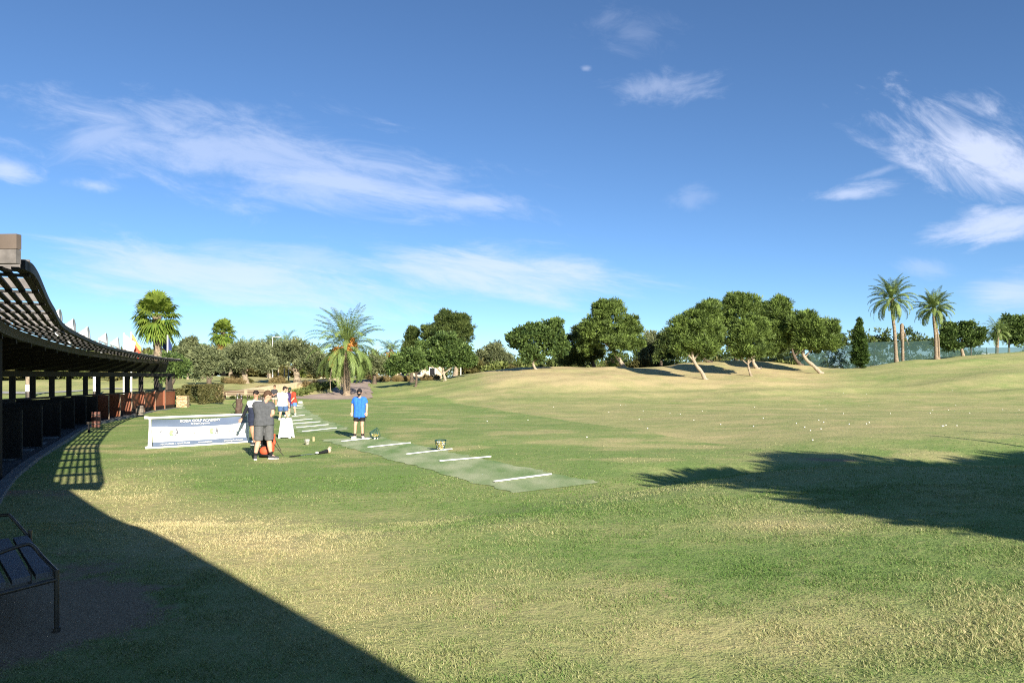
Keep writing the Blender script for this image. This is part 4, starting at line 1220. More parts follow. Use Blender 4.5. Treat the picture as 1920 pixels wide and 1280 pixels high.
for k in range(NSL):
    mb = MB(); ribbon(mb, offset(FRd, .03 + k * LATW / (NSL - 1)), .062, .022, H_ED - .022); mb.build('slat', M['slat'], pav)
# cross pieces standing on the slats
clen = [0.0]
for i in range(1, len(FRd)): clen.append(clen[-1] + (FRd[i] - FRd[i - 1]).length)
def along(pl, s):
    s = max(0, min(s, clen[-1] - 1e-4))
    i = int(np.searchsorted(clen, s, 'right')) - 1; i = min(i, len(FRd) - 2)
    f = (s - clen[i]) / (clen[i + 1] - clen[i])
    return pl[i].lerp(pl[i + 1], f)
IN = offset(FRd, LATW + .03)
s = .35
while s < clen[-1] - .2:
    a = along(FRd, s); b = along(IN, s)
    d = (b - a).normalized()
    a2 = a - d * .02; b2 = b + d * .10
    mb = MB(); mb.beam((a2.x - PO.x, a2.y - PO.y, H_ED + .058), (b2.x - PO.x, b2.y - PO.y, H_ED + .058), .05, .115)
    cb = mb.build('cross_beam', M['cross'], pav); s += 1.62
    mb = MB(); mb.beam((a2.x - PO.x, a2.y - PO.y, H_ED - .036), (b2.x - PO.x, b2.y - PO.y, H_ED - .036), .07, .025); mb.build('dark_strip', M['slat'], cb)  # added dark strip that draws the cross beam's dark bottom edge
# dark front edge rail and inner beam
mb = MB(); ribbon(mb, offset(FRd, -.03), .04, .09, H_ED - .02); mb.build('edge_rail', M['slat'], pav)
IB = offset(FRd, LATW + .07)
mb = MB(); ribbon(mb, IB, .10, .19, H_ED - .24); mb.build('inner_beam', M['slat'], pav)
# brown fascia boards closing the near end
c = FRd[0]; t0 = (FRd[1] - FRd[0]).normalized(); nrm = Vector((-t0.y, t0.x, 0))
for (z0, z1, m, nm, dd) in ((3.11, 3.24, 'fascia', 'fascia_board', 0.0), (2.985, 3.106, 'cross', 'fascia_board', .02)):
    p0 = Vector((-4.3 - dd * .2, 6.45, 0)); p1 = Vector((-9.5, 6.75, 0))
    mb = MB(); mb.beam((p0.x - PO.x, p0.y - PO.y, (z0 + z1) / 2), (p1.x - PO.x, p1.y - PO.y, (z0 + z1) / 2), .06, z1 - z0)
    mb.build(nm, M[m], pav)
# roof deck: from the inner beam back over the wall
def resample(pl, n):
    d = [0.0]
    for i in range(1, len(pl)): d.append(d[-1] + (pl[i] - pl[i - 1]).length)
    out = []
    for k in range(n):
        s_ = d[-1] * k / (n - 1); i = min(int(np.searchsorted(d, s_, 'right')) - 1, len(pl) - 2)
        out.append(pl[i].lerp(pl[i + 1], (s_ - d[i]) / max(d[i + 1] - d[i], 1e-6)))
    return out
NR = 40
ra = resample(offset(FRd, LATW + .05), NR); rb = resample(offset(WLd, .5), NR)
vs = []
for p, q in zip(ra, rb):
    for v, z in ((p, 2.92), (q, 2.36), (q, 2.26), (p, 2.80)): vs.append((v.x - PO.x, v.y - PO.y, z))
fs = [(0, 1, 2, 3), tuple((NR - 1) * 4 + k for k in (3, 2, 1, 0))]
for i in range(NR - 1):
    for k in range(4):
        k2 = (k + 1) % 4; fs.append((i * 4 + k, (i + 1) * 4 + k, (i + 1) * 4 + k2, i * 4 + k2))
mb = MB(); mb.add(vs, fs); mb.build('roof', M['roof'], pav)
for k in range(1, NR - 1, 2):
    p = ra[k] - PO; q = rb[k] - PO
    mb = MB(); mb.beam((p.x, p.y, 2.73), (q.x, q.y, 2.19), .07, .13); mb.build('rafter', M['dark_wood'], pav)
# back beam, low wall, posts
mb = MB(); ribbon(mb, WLd, .12, .22, 2.0); mb.build('back_beam', M['dark_wood'], pav)
nsp = len(WLd)
cut = int(nsp * .52)
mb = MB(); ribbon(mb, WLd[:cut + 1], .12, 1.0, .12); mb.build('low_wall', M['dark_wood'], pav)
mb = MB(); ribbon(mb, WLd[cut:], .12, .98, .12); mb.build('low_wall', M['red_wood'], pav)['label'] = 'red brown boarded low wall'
mb = MB(); ribbon(mb, WLd, .20, .07, 1.125); mb.build('wall_cap', M['dark_wood'], pav)
mb = MB(); ribbon(mb, offset(WLd, -.10), .06, .22, .06); mb.build('skirting', M['dark_wood'], pav)
def on_px(pl, px):
    r = (px - 960) / F
    for i in range(len(pl) - 1):
        f0 = pl[i].x - r * pl[i].y; f1 = pl[i + 1].x - r * pl[i + 1].y
        if f0 * f1 <= 0 and pl[i].y > 12: return pl[i].lerp(pl[i + 1], f0 / (f0 - f1) if f0 != f1 else 0)
    return None
for px in (-90, -35, 23, 61, 97, 129, 160, 184, 210, 238, 264, 293, 318):
    p = on_px(WLd, px)
    if p is None: continue
    w = .2 if px < 200 else .24
    mb = MB(); mb.box((p.x - PO.x, p.y - PO.y, 1.60), (w, .16, .81), rz=.5); mb.build('post', M['dark_wood'], pav)
# bay dividers
FLi = offset(FLd, .18)
for px in (40, 78, 113, 139, 161, 182, 204, 225, 247, 271, 291, 309):
    p = on_px(FLi, px)
    if p is None: continue
    dmin = min(WLd, key=lambda q: (q - p).length)
    q = p.lerp(dmin, min(1.0, max(.0, 1 - .07 / max((dmin - p).length, .08))))
    q = p + (q - p) * .93
    if (q - p).length < .12: q = p + (q - p).normalized() * .12
    mb = MB(); mb.beam((p.x - PO.x, p.y - PO.y, .62), (q.x - PO.x, q.y - PO.y, .62), .04, 1.08)
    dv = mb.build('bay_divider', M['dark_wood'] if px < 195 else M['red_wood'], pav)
    mb = MB(); mb.box((p.x - PO.x, p.y - PO.y, .635), (.04, .04, 1.15), rz=.5); mb.build('divider_edge_tone', M['slat'] if px < 195 else M['bark'], dv)  # strip for the lit front edge; far ones carry light in their colour
# near front post
mb = MB(); mb.box((-9.95 - PO.x, 14.0 - PO.y, 1.43), (.40, .30, 2.74), rz=.0); mb.build('post', M['dark_wood'], pav)
# floor slab and kerb
n = 60
fa, fb = resample(FLd, n), resample(offset(WLd, .25), n)
vs = []
for p, q in zip(fa, fb):
    for v, z in ((p, .06), (q, .06), (q, -.2), (p, -.2)): vs.append((v.x - PO.x, v.y - PO.y, z))
fs = [(0, 1, 2, 3), tuple((n - 1) * 4 + k for k in (3, 2, 1, 0))]
for i in range(n - 1):
    for k in range(4):
        k2 = (k + 1) % 4; fs.append((i * 4 + k, (i + 1) * 4 + k, (i + 1) * 4 + k2, i * 4 + k2))
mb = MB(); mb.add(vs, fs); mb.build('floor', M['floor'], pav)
mb = MB(); ribbon(mb, offset(FLd, -.08), .2, .28, -.19); mb.build('kerb', M['kerb'], pav)
# paler rubber strips across the floor bays
for k, s_ in enumerate((.24, .29, .34, .39, .45)):
    i = int(s_ * (n - 1)); p, q = fa[i], fb[i]
    a = p.lerp(q, .06); b_ = p.lerp(q, .5)
    mb = MB(); mb.beam((a.x - PO.x, a.y - PO.y, .07), (b_.x - PO.x, b_.y - PO.y, .07), .7, .02); mb.build('bay_mat', M['kerb'], pav)

# roof of the clubhouse terrace overhead, behind the photographer: it throws the long shade
TC = empty('terrace_canopy', (-2, -2, 0), 0, 'flat dark canopy roof sheltering the near end of the lawn', 'canopy')
TO = Vector((-2, -2, 0))
A_ = Vector((-5.13, 6.33)); B_ = Vector((2.32, -2.5)); dAB = (B_ - A_).normalized(); B2 = A_ + dAB * 16
mb = MB(); mb.prism([(A_.x - TO.x, A_.y - TO.y), (B2.x - TO.x, B2.y - TO.y), (B2.x - 4 - TO.x, -12 - TO.y), (-20 - TO.x, -12 - TO.y), (-16 - TO.x, 5.2 - TO.y), (-7.0 - TO.x, 7.7 - TO.y)][::-1], 3.30, 3.45)
mb.build('roof', M['roof'], TC)
for (x, y) in ((-9, 4.5), (-3, -3), (2.0, -7), (-9, -6)):
    mb = MB(); mb.box((x - TO.x, y - TO.y, 1.7), (.2, .2, 3.19)); mb.build('post', M['dark_wood'], TC)

# white dish lamps on the pavilion roof
DL = 'white dish lamps on the pavilion roof'
dish_lab = ['white dish lamp nearest the camera on the curved roof edge', 'white dish lamp second from the near end of the roof', 'grey shaded dish lamp in the middle of the row',
            'white dish lamp beside the red pennant on the roof', 'small white dish lamp next to the white flag on the roof']
def roof_z(p): return 2.9
DI = [(113, 592, 14.6, 25), (139, 610, 18.6, 25), (166, 625, 23.0, 26), (200, 635, 28.0, 22), (222, 643, 33.5, 22)]
first = None
for k, (px, py, Y, hp) in enumerate(DI):
    Y = Y * 1.12; p = world_at(px, py, Y); R = hp / 2 * Y / F * 1.05
    zr = 2.90
    r = empty('dish_lamp', (p.x, p.y, zr), 0, dish_lab[k], 'lamp', DL)
    Mx = Matrix.Rotation(math.radians(20), 3, 'Z') @ Matrix.Rotation(math.radians(84), 3, 'Y')
    hc = max(p.z - zr, .12)
    mb = MB(); mb.lathe([(.02, -R * 1.25), (R * .22, -R * 1.2), (R * .62, -R * .55), (R, 0), (R * .97, .01), (R * .6, -R * .5), (R * .2, -R * 1.1), (.02, -R * 1.15)], (0, 0, hc), 22, M=Mx)
    mb.build('reflector', M['white'], r)
    mb = MB(); mb.tube([(-R * .3, 0, .0), (-R * 1.3, 0, hc * .3), (-R * 1.5, 0, hc * .75), (-R * .7, 0, hc - R * .2)], R * .11, 8); mb.build('arm', M['white'], r)
# flags
def flag(px, py_top, Y, label, cols, size, pole_top=None, base_z=None, lean=.0):
    b = ground(px, Y); zt = world_at(px, py_top, Y).z
    r = empty('flag', (b.x, b.y, b.z), 0, label, 'flag', 'flags on poles by the pavilion')
    H = zt - b.z
    mb = MB(); mb.tube([(0, 0, -.1), (0, 0, H)], [.07, .05], 8); mb.build('pole', M['white'], r)
    w, h = size
    nx_, nz_ = 10, 12; vs = []; fs = []; mis = []
    for i in range(nx_ + 1):
        for j in range(nz_ + 1):
            u, v = i / nx_, j / nz_
            vs.append((.06 + u * w * (1 - .35 * v), .10 * math.sin(u * 7 + v * 2) * u, H - .1 - v * h - u * h * (.55 + lean)))
    for i in range(nx_):
        for j in range(nz_): fs.append((i * (nz_ + 1) + j, (i + 1) * (nz_ + 1) + j, (i + 1) * (nz_ + 1) + j + 1, i * (nz_ + 1) + j + 1)); mis.append(j * len(cols) // nz_)
    mb = MB()
    for f_, c_ in zip(fs, mis): mb.f.append(f_); mb.mi.append(c_); mb.sm.append(True)
    mb.v = vs
    mb.build('cloth', [M[c] for c in cols], r)
M['flag_white'] = mat('white_flag_cloth', (.8, .8, .8), .8, .05)
M['flag_red'] = mat('red_flag_cloth', (.75, .10, .05), .8, .1)
M['flag_gold'] = mat('gold_flag_cloth', (.85, .45, .12), .8, .1)
M['flag_navy'] = mat('navy_flag_cloth', (.03, .05, .16), .8, .1)
flag(232, 624, 52, 'white flag beside the small dish lamp', ['flag_white'], (.75, 1.0))
flag(246, 622, 53, 'orange and red flag beside the white flag', ['flag_gold', 'flag_red', 'flag_red'], (.62, .95), lean=.5)
flag(302, 626, 56, 'dark blue flag hanging beside the fan palm trunk', ['flag_navy'], (.62, .85))
flag(314, 628, 54, 'furled navy flag on the white pole at the pavilion end', ['flag_navy'], (.22, 1.0))
for px, lab in ((177, 'white garden pole with a dark foot seen through the pavilion openings'), (53, 'pale round column with a white band seen through the first pavilion opening')):
    Y = 56
    b = ground(px, Y); r = empty('garden_column', b, 0, lab, 'column', None)
    rr = .10 if px > 100 else .19
    mb = MB(); mb.tube([(0, 0, -.1), (0, 0, .62)], rr * 1.05, 10); mb.build('foot', M['metal'], r)
    mb = MB(); mb.tube([(0, 0, .62), (0, 0, 1.15 if px < 100 else 3.2)], rr * 1.08, 10); mb.build('band', M['white'], r)
    if px < 100:
        mb = MB(); mb.tube([(0, 0, 1.15), (0, 0, 4.0)], rr, 10); mb.build('shaft', M['bark'], r)

# barrels, bin post
def barrel(px, Y, r_, h, m, label, z):
    X = (px - 960) / F * Y
    root = empty('barrel', (X, Y, z), 0, label, 'barrel', None)
    for k in range(14):
        a = 2 * math.pi * k / 14
        mb = MB()
        pr = [(.86, 0), (.97, .3), (1.0, .5), (.97, .7), (.86, 1)]
        vs = []
        for (q, t) in pr:
            for rad in (q * r_, q * r_ - .02):
                for da in (-.21, .21): vs.append((rad * math.cos(a + da), rad * math.sin(a + da), t * h))
        fs = [(0, 1, 3, 2), (16, 18, 19, 17)]
        for i in range(4):
            o = i * 4; fs += [(o, o + 4, o + 5, o + 1), (o + 2, o + 3, o + 7, o + 6), (o, o + 2, o + 6, o + 4), (o + 1, o + 5, o + 7, o + 3)]
        mb.add(vs, fs); mb.build('stave', m, root)
    for t in (.2, .8):
        mb = MB(); mb.lathe([(r_ * .965, t * h - .02), (r_ * .975, t * h - .02), (r_ * .975, t * h + .02), (r_ * .965, t * h + .02)], (0, 0, 0), 20); mb.build('hoop', M['metal'], root)
    mb = MB(); mb.lathe([(.001, .06), (r_ * .84, .06)], (0, 0, 0), 20); mb.build('base', m, root)
M['barrel_red'] = mat('red_barrel_wood', (.19, .085, .065), .7, .3, 10)
M['barrel_grey'] = mat('grey_barrel_wood', (.24, .20, .16), .7, .3, 10)
barrel(180, 28.6, .17, .58, M['barrel_red'], 'reddish wooden barrel bin at the edge of the canopy shade', .06)
barrel(262, 37.6, .19, .47, M['barrel_grey'], 'grey brown wooden barrel bin in front of the red boards', .06)
pb = empty('bollard', (-15.05, 26.3, tz1(-15.05, 26.3)), 0, 'short dark green post at the pavilion kerb beside the reddish barrel', 'post')
mb = MB(); mb.tube([(0, 0, -.05), (0, 0, .3)], .035, 8); mb.build('stem', M['black'], pb)
mb = MB(); mb.box((0, 0, .34), (.13, .13, .08)); mb.build('head', M['metal'], pb)

# near bench at the photographer's side
def near_bench():
    # three boards running away from the camera, tube frame with an arm loop
    r = empty('tube_bench', (-3.55, 5.6, tz1(-3.55, 5.6)), 0, 'dark slatted bench with steel tube arm loops in the shade', 'bench')
    o = Vector((-3.55, 5.6, tz1(-3.55, 5.6)))
    def W(px, py, Y): return world_at(px, py, Y) - o
    top = 1.7 * 0 + (world_at(50, 1075, 4.82).z - o.z)
    z = top
    # boards given by their four corners on the seat plane
    def seat(px, py):
        Yd = (EYE - (o.z + z)) * F / (py - HOR); return Vector(((px - 960) / F * Yd - o.x, Yd - o.y, z))
    boards = [((-20, 1083), (10, 1091), (-50, 1006), (-75, 1000)), ((22, 1086), (58, 1076), (29, 1030), (-3, 1037)), ((67, 1076), (102, 1068), (52, 1003), (24, 1007)), ((-3, 1037), (29, 1030), (16, 1008), (-22, 1012))]
    quads_ = [((22, 1087), (57, 1078), (16, 1008), (-20, 1013)), ((67, 1076), (103, 1069), (51, 1003), (24, 1007)), ((-26, 1098), (10, 1090), (-26, 1018), (-62, 1022)), ((-75, 1107), (-38, 1101), (-70, 1026), (-104, 1032))]
    for q in quads_:
        c = [seat(*p) for p in q]
        vs = [tuple(v) for v in c] + [(v.x, v.y, v.z - .035) for v in c]
        mb = MB(); mb.add(vs, [(3, 2, 1, 0), (4, 5, 6, 7), (0, 1, 5, 4), (1, 2, 6, 5), (2, 3, 7, 6), (3, 0, 4, 7)])
        mb.build('seat_board', M['bench_wood'], r)
    e0 = seat(106, 1070); e1 = seat(56, 1000)
    f0 = e0 + Vector((0, 0, -z)); 
    gx, gy_ = e0.x + o.x, e0.y + o.y
    gz = tz1(gx, gy_) - o.z
    loop = [Vector((e0.x, e0.y, gz)), Vector((e0.x, e0.y, z - .02)), e0 + Vector((-.01, .02, .02)), e0.lerp(e1, .5) + Vector((0, 0, .075)), e1 + Vector((-.01, -.02, .12))]
    # side tube rising from the front leg along the end and the crossing arm loops
    mb = MB(); mb.tube([(e0.x, e0.y, gz - .05), (e0.x, e0.y, z + .01)], .016, 8); mb.build('leg', M['metal'], r)
    mb = MB(); mb.tube([(e0.x, e0.y, gz + .0), (e0.x, e0.y, gz + .03)], .024, 8); mb.build('foot', M['metal'], r)
    la = W(60, 1022, e0.y + o.y + .10); lb = W(40, 1022, e0.y + o.y + .05); lc = W(-12, 1040, e0.y + o.y - .1)
    mb = MB(); mb.tube(spline([tuple(e0), tuple(W(80, 1044, e0.y + o.y + .1)), tuple(la), tuple(lb), tuple(lc)], 6), .013, 8); mb.build('arm_loop', M['metal'], r)
    yb = e1.y + o.y
    mb = MB(); mb.tube(spline([tuple(W(58, 1012, yb)), tuple(W(40, 990, yb)), tuple(W(19, 967, yb)), tuple(W(12, 965, yb)), tuple(W(-14, 968, yb))], 6), .013, 8); mb.build('arm_loop', M['metal'], r)
    mb = MB(); mb.tube([(e1.x, e1.y, tz1(e1.x + o.x, e1.y + o.y) - o.z - .05), (e1.x, e1.y, z + .03)], .016, 8); mb.build('leg', M['metal'], r)
    l2 = seat(-80, 1115)
    mb = MB(); mb.tube([(l2.x, l2.y, tz1(l2.x + o.x, l2.y + o.y) - o.z - .05), (l2.x, l2.y, z - .03)], .016, 8); mb.build('leg', M['metal'], r)
    mb = MB(); a = e0 + Vector((0, 0, -.055)); b_ = l2 + Vector((0, 0, -.055)); mb.tube([tuple(a), tuple(b_)], .014, 8); mb.build('seat_rail', M['metal'], r)
near_bench()

# ------------------------------------------------------------------ trees on the photographer's side that throw shade on the lawn
def shade_tree(x, y, lobes, label, leaf='leaf_pine', bark='bark', trunk_r=.3, clumps=1500):
    z = tz1(x, y); r = empty('shade_tree', (x, y, z), 0, label, 'tree', None)
    crown(r, lobes, M[leaf], clumps, 60, .45, .30, .13)
    t = max(lobes, key=lambda l: l[1][0])[0]
    trunk(r, [([(0, 0, -.1), (t[0] * .3, t[1] * .3, t[2] * .45), (t[0] * .7, t[1] * .7, t[2] * .9)], trunk_r, trunk_r * .5)], M[bark])
shade_tree(14.35, 2.0, [((-2.4, .3, 3.9), (2.7, 1.6, 1.5)), ((-5.0, 1.4, 3.8), (1.9, 1.2, .9)), ((.5, 0, 4.2), (3.0, 1.9, 2.2)), ((3.5, -.5, 4.0), (3.0, 2.2, 2.4)), ((0, .5, 2.2), (2.6, 1.8, 1.3)), ((3, .2, 1.8), (2.8, 1.8, 1.5)), ((-1.2, -.8, 1.3), (1.8, 1.4, 1.0))],
           'broad pine beside the terrace that throws the big patch of shade')
shade_tree(11.6, -.9, [((-1.6, .9, 3.6), (2.2, 1.5, 1.3)), ((.6, 0, 3.9), (2.6, 2.2, 1.8)), ((2.6, -1.0, 3.7), (2.4, 2.2, 1.8)), ((0, -.2, 2.2), (2.2, 1.6, 1.2))], 'rounded pine closest to the terrace beside the other shade trees', clumps=1300)
shade_tree(19.5, .6, [((-2.2, .2, 4.4), (3.0, 1.9, 2.0)), ((1.0, 0, 4.6), (3.2, 2.2, 2.2)), ((0, 0, 2.6), (3.4, 1.8, 1.5))], 'second broad pine beyond the first at the side of the terrace')

# ------------------------------------------------------------------ people
def remeshed(mb, name, m, parent, voxel, iters=4):
    me = mb.mesh('shape', m)
    t = bpy.data.objects.new('shape', me); COL.objects.link(t)
    md = t.modifiers.new('r', 'REMESH'); md.mode = 'VOXEL'; md.voxel_size = voxel; md.use_smooth_shade = True
    sm = t.modifiers.new('s', 'SMOOTH'); sm.iterations = iters; sm.factor = .5
    dg = bpy.context.evaluated_depsgraph_get()
    out = bpy.data.meshes.new_from_object(t.evaluated_get(dg))
    bpy.data.objects.remove(t); bpy.data.meshes.remove(me)
    out.name = name
    out.materials.clear(); out.materials.append(m)
    out.polygons.foreach_set('use_smooth', np.ones(len(out.polygons), dtype=bool))
    return link_mesh(name, out, parent)

def cloth_mat(name, col, rough=.85): return mat(name, col, rough, .18, 18, bump=.25, bscale=40)
M['skin'] = mat('skin', (.62, .36, .25), .55, .08, 8)
M['skin_tan'] = mat('tanned_skin', (.50, .27, .17), .55, .08, 8)
M['hair_brown'] = mat('brown_hair', (.085, .045, .025), .7, .3, 40, bump=.4)
M['hair_dark'] = mat('dark_hair', (.022, .015, .012), .7, .3, 40, bump=.4)
M['eye'] = mat('eye', (.02, .015, .012), .3, .0)
M['c_grey'] = cloth_mat('grey_shirt', (.085, .088, .095))
M['c_greyshort'] = cloth_mat('grey_tweed_shorts', (.12, .12, .122))
M['c_white'] = cloth_mat('white_shirt', (.78, .78, .80))
M['c_sleeve'] = cloth_mat('black_sleeve', (.014, .015, .02))
M['c_navy'] = cloth_mat('navy_cloth', (.022, .028, .055))
M['c_navyblue'] = cloth_mat('blue_shorts', (.065, .12, .24))
M['c_red'] = cloth_mat('red_shirt', (.75, .06, .03))
M['c_sky'] = cloth_mat('bright_blue_shorts', (.10, .24, .68))
M['c_blue'] = cloth_mat('bright_blue_shirt', (.035, .17, .72))
M['c_black'] = cloth_mat('black_cloth_wear', (.013, .013, .016))
M['c_beige'] = cloth_mat('beige_shorts', (.42, .36, .28))
M['c_purple'] = cloth_mat('purple_shirt', (.055, .035, .12))
M['c_char'] = cloth_mat('charcoal_shirt', (.05, .05, .055))
M['c_green'] = cloth_mat('dark_green_cap', (.02, .05, .03))
M['shoe_dark'] = mat('dark_shoe', (.04, .042, .048), .6, .2, 20)
M['sole'] = mat('white_sole', (.72, .70, .66), .6, .05)

def person(label, Y, px0, py_f, J, face, skin='skin', hair='hair_dark', pitch=-.3, voxel=.009, shirt=None, shorts=None, sleeve=.5,
           hem=.0, shoes=('sole', 'sole'), socks=None, cap=None, bulk=1.0, head=None, group='golfers on the practice tee', yoke=None):
    """J: joint -> (px, py[, depth offset]); face: direction (x, y) the head looks to"""
    X = (px0 - 960) / F * Y; gz = tz1(X, Y)
    base = Vector((X, Y, gz))
    r = empty('person', base, 0, label, 'person', group)
    zshift = gz - (EYE + (HOR - py_f) / F * Y)
    def p(k):
        q = J[k]; v = world_at(q[0], q[1], Y) - base
        return Vector((v.x, q[2] if len(q) > 2 else 0.0, v.z + zshift))
    shL, shR, hL, hR = p('shL'), p('shR'), p('hipL'), p('hipR')
    chest = (shL + shR) / 2; pel = (hL + hR) / 2; neck = p('neck'); hd = p('head')
    B = bulk
    mb = MB()
    def torso(mb, e):
        for s, h in ((shL, hL), (shR, hR)):
            s2 = s.lerp(chest, .28); s2 = s2 - Vector((0, 0, .06))
            mid = s2.lerp(h, .55).lerp(chest.lerp(pel, .55), .22)
            mb.capsule(s2, mid, .098 * B + e, .094 * B + e); mb.capsule(mid, h + Vector((0, 0, .03)), .094 * B + e, .100 * B + e)
        mb.capsule(chest - Vector((0, 0, .07)), pel, .10 * B + e, .105 * B + e)
        mb.capsule(shL.lerp(chest, .12) - Vector((0, 0, .02)), shR.lerp(chest, .12) - Vector((0, 0, .02)), .058 * B + e, .058 * B + e)
    torso(mb, 0)
    mb.capsule(chest + Vector((0, 0, -.02)), hd - Vector((0, 0, .06)), .060, .052)
    fx = Vector((face[0], face[1], 0)).normalized(); side = Vector((fx.y, -fx.x, 0))
    fwd = (fx * math.cos(pitch) + Vector((0, 0, math.sin(pitch)))).normalized(); upv = side.cross(fwd).normalized()
    if upv.z < 0: upv = -upv
    R = Matrix((side, fwd, upv)).transposed()
    H = .118
    mb.ell(hd + R @ Vector((0, -.008, .012)), (.076, .094, .112), 18, 12, R)
    mb.ell(hd + R @ Vector((0, .030, -.062)), (.052, .058, .055), 14, 10, R)
    mb.ell(hd + R @ Vector((0, .098, -.018)), (.013, .020, .022), 8, 6, R)
    for s in (-1, 1): mb.ell(hd + R @ Vector((s * .078, -.005, -.008)), (.012, .022, .032), 8, 6, R)
    for S, sh, el, wr in (('L', shL, p('elL'), p('wrL')), ('R', shR, p('elR'), p('wrR'))):
        mb.capsule(sh - Vector((0, 0, .03)), el, .052 * B, .041 * B); mb.capsule(el, wr, .042 * B, .028)
        d = (wr - el).normalized()
        a = d.cross(Vector((0, 1, 0)));
        if a.length < .2: a = d.cross(Vector((1, 0, 0)))
        a.normalize(); n_ = d.cross(a)
        pc = wr + d * .05
        mb.ell(pc, (.020, .040, .048), 10, 8, Matrix((n_, a, d)).transposed())
        for k, (off, L) in enumerate(((-.030, .062), (-.010, .074), (.010, .078), (.030, .068))):
            f0 = wr + d * .085 + a * off; f1 = f0 + d * L * .5 + n_ * .008; f2 = f1 + d * L * .4 + n_ * .026
            mb.capsule(f0, f1, .0095, .009, 8); mb.capsule(f1, f2, .009, .0075, 8)
        t0 = wr + d * .03 - a * .034; t1 = t0 + d * .035 - a * .024; t2 = t1 + d * .03 - a * .004
        mb.capsule(t0, t1, .012, .010, 8); mb.capsule(t1, t2, .010, .008, 8)
    for h, kn, an in ((hL, p('knL'), p('anL')), (hR, p('knR'), p('anR'))):
        mb.capsule(h, kn, .088 * B, .058 * B)
        cf = kn.lerp(an, .32) + Vector((0, -.012 if face[1] > 0 else .012, 0))
        mb.capsule(kn, cf, .055 * B, .056 * B); mb.capsule(cf, an, .056 * B, .036)
    for an, to in ((p('anL'), p('toL')), (p('anR'), p('toR'))):
        d = to - an; d.z = 0
        mb.capsule(an - Vector((0, 0, .02)), Vector((an.x + d.x * .6, an.y + d.y * .6, .040)), .034, .022)
    remeshed(mb, 'body', M[skin], r, voxel)
    # eyes
    for s in (-1, 1):
        e = MB(); e.ell(hd + R @ Vector((s * .031, .083, .014)), (.012, .006, .007), 8, 6, R); e.build('eye', M['eye'], r)
    # hair or cap
    hb = MB()
    hb.ell(hd + R @ Vector((0, -.018, .034)), (.084, .098, .100), 18, 12, R)
    if cap is None:
        hb.ell(hd + R @ Vector((0, -.055, -.01)), (.070, .052, .075), 14, 10, R)
        remeshed(hb, 'hair', M[hair], r, .011, 3)
    else:
        hb2 = MB(); hb2.ell(hd + R @ Vector((0, -.05, -.015)), (.070, .05, .07), 14, 10, R); hb2.build('hair', M[hair], r)
        co = remeshed(hb, 'cap', M[cap], r, .011, 3)
        bb = MB()
        vs = []
        for i in range(9):
            a = math.pi * i / 8
            vs.append(R @ Vector((math.cos(a) * .076, .06 + math.sin(a) * .11, .035 - math.sin(a) * .022)) + hd)
        n9 = len(vs); vs2 = vs + [v - R @ Vector((0, 0, .012)) for v in vs]
        bb.add(vs2, [tuple(range(n9)), tuple(range(2 * n9 - 1, n9 - 1, -1))] + [(i, (i + 1) % n9, (i + 1) % n9 + n9, i + n9) for i in range(n9)])
        bb.build('brim', M[cap], co)
    # shirt
    sb = MB(); e = .018
    torso(sb, e)
    sb.capsule(chest, neck.lerp(chest, .45), .075, .062)
    hz = hem
    for h in (hL, hR): sb.tube([h + Vector((0, 0, .10)), h - Vector((0, 0, hz))], [.10 * B + e, .112 * B + e], 14)
    sb.tube([pel + Vector((0, 0, .10)), pel - Vector((0, 0, hz))], [.11 * B + e, .115 * B + e], 14)
    for sh, el, wr in ((shL, p('elL'), p('wrL')), (shR, p('elR'), p('wrR'))):
        if sleeve <= 1.0:
            q = (sh - Vector((0, 0, .03))).lerp(el, sleeve)
            sb.tube([sh - Vector((0, 0, .03)), q], [.062 * B + .012, .062 * B + .014], 12)
            sb.capsule(sh - Vector((0, 0, .02)), sh - Vector((0, 0, .03)), .064 * B, .064 * B)
        elif yoke is None:
            sb.capsule(sh - Vector((0, 0, .03)), el, .062, .052); sb.tube([el, el.lerp(wr, .95)], [.052, .040], 12)
    so = remeshed(sb, 'shirt', M[shirt], r, .011)
    if yoke:
        for sh, el, wr in ((shL, p('elL'), p('wrL')), (shR, p('elR'), p('wrR'))):
            yb = MB(); yb.capsule(sh - Vector((0, 0, .06)), el, .064, .052); yb.capsule(el, el.lerp(wr, .9), .052, .036)
            remeshed(yb, 'sleeve', M['c_sleeve'], so, .011)
        so.data.materials.append(M[yoke])
        zc = chest.z - .15
        for poly in so.data.polygons:
            if poly.center.z > zc: poly.material_index = 1
    # shorts
    pb_ = MB()
    pb_.capsule(hL, hR, .108 * B, .108 * B); pb_.tube([pel + Vector((0, 0, .12)), pel - Vector((0, 0, .04))], [.118 * B, .122 * B], 14)
    for S, h, kn in (('L', hL, p('knL')), ('R', hR, p('knR'))):
        q = h.lerp(kn, J.get('hemt', .85)); d = (q - h)
        pb_.tube([h + d * -.05, h + d * .5, q], [.112 * B, .108 * B, .104 * B], 14)
    remeshed(pb_, 'shorts', M[shorts], r, .011)
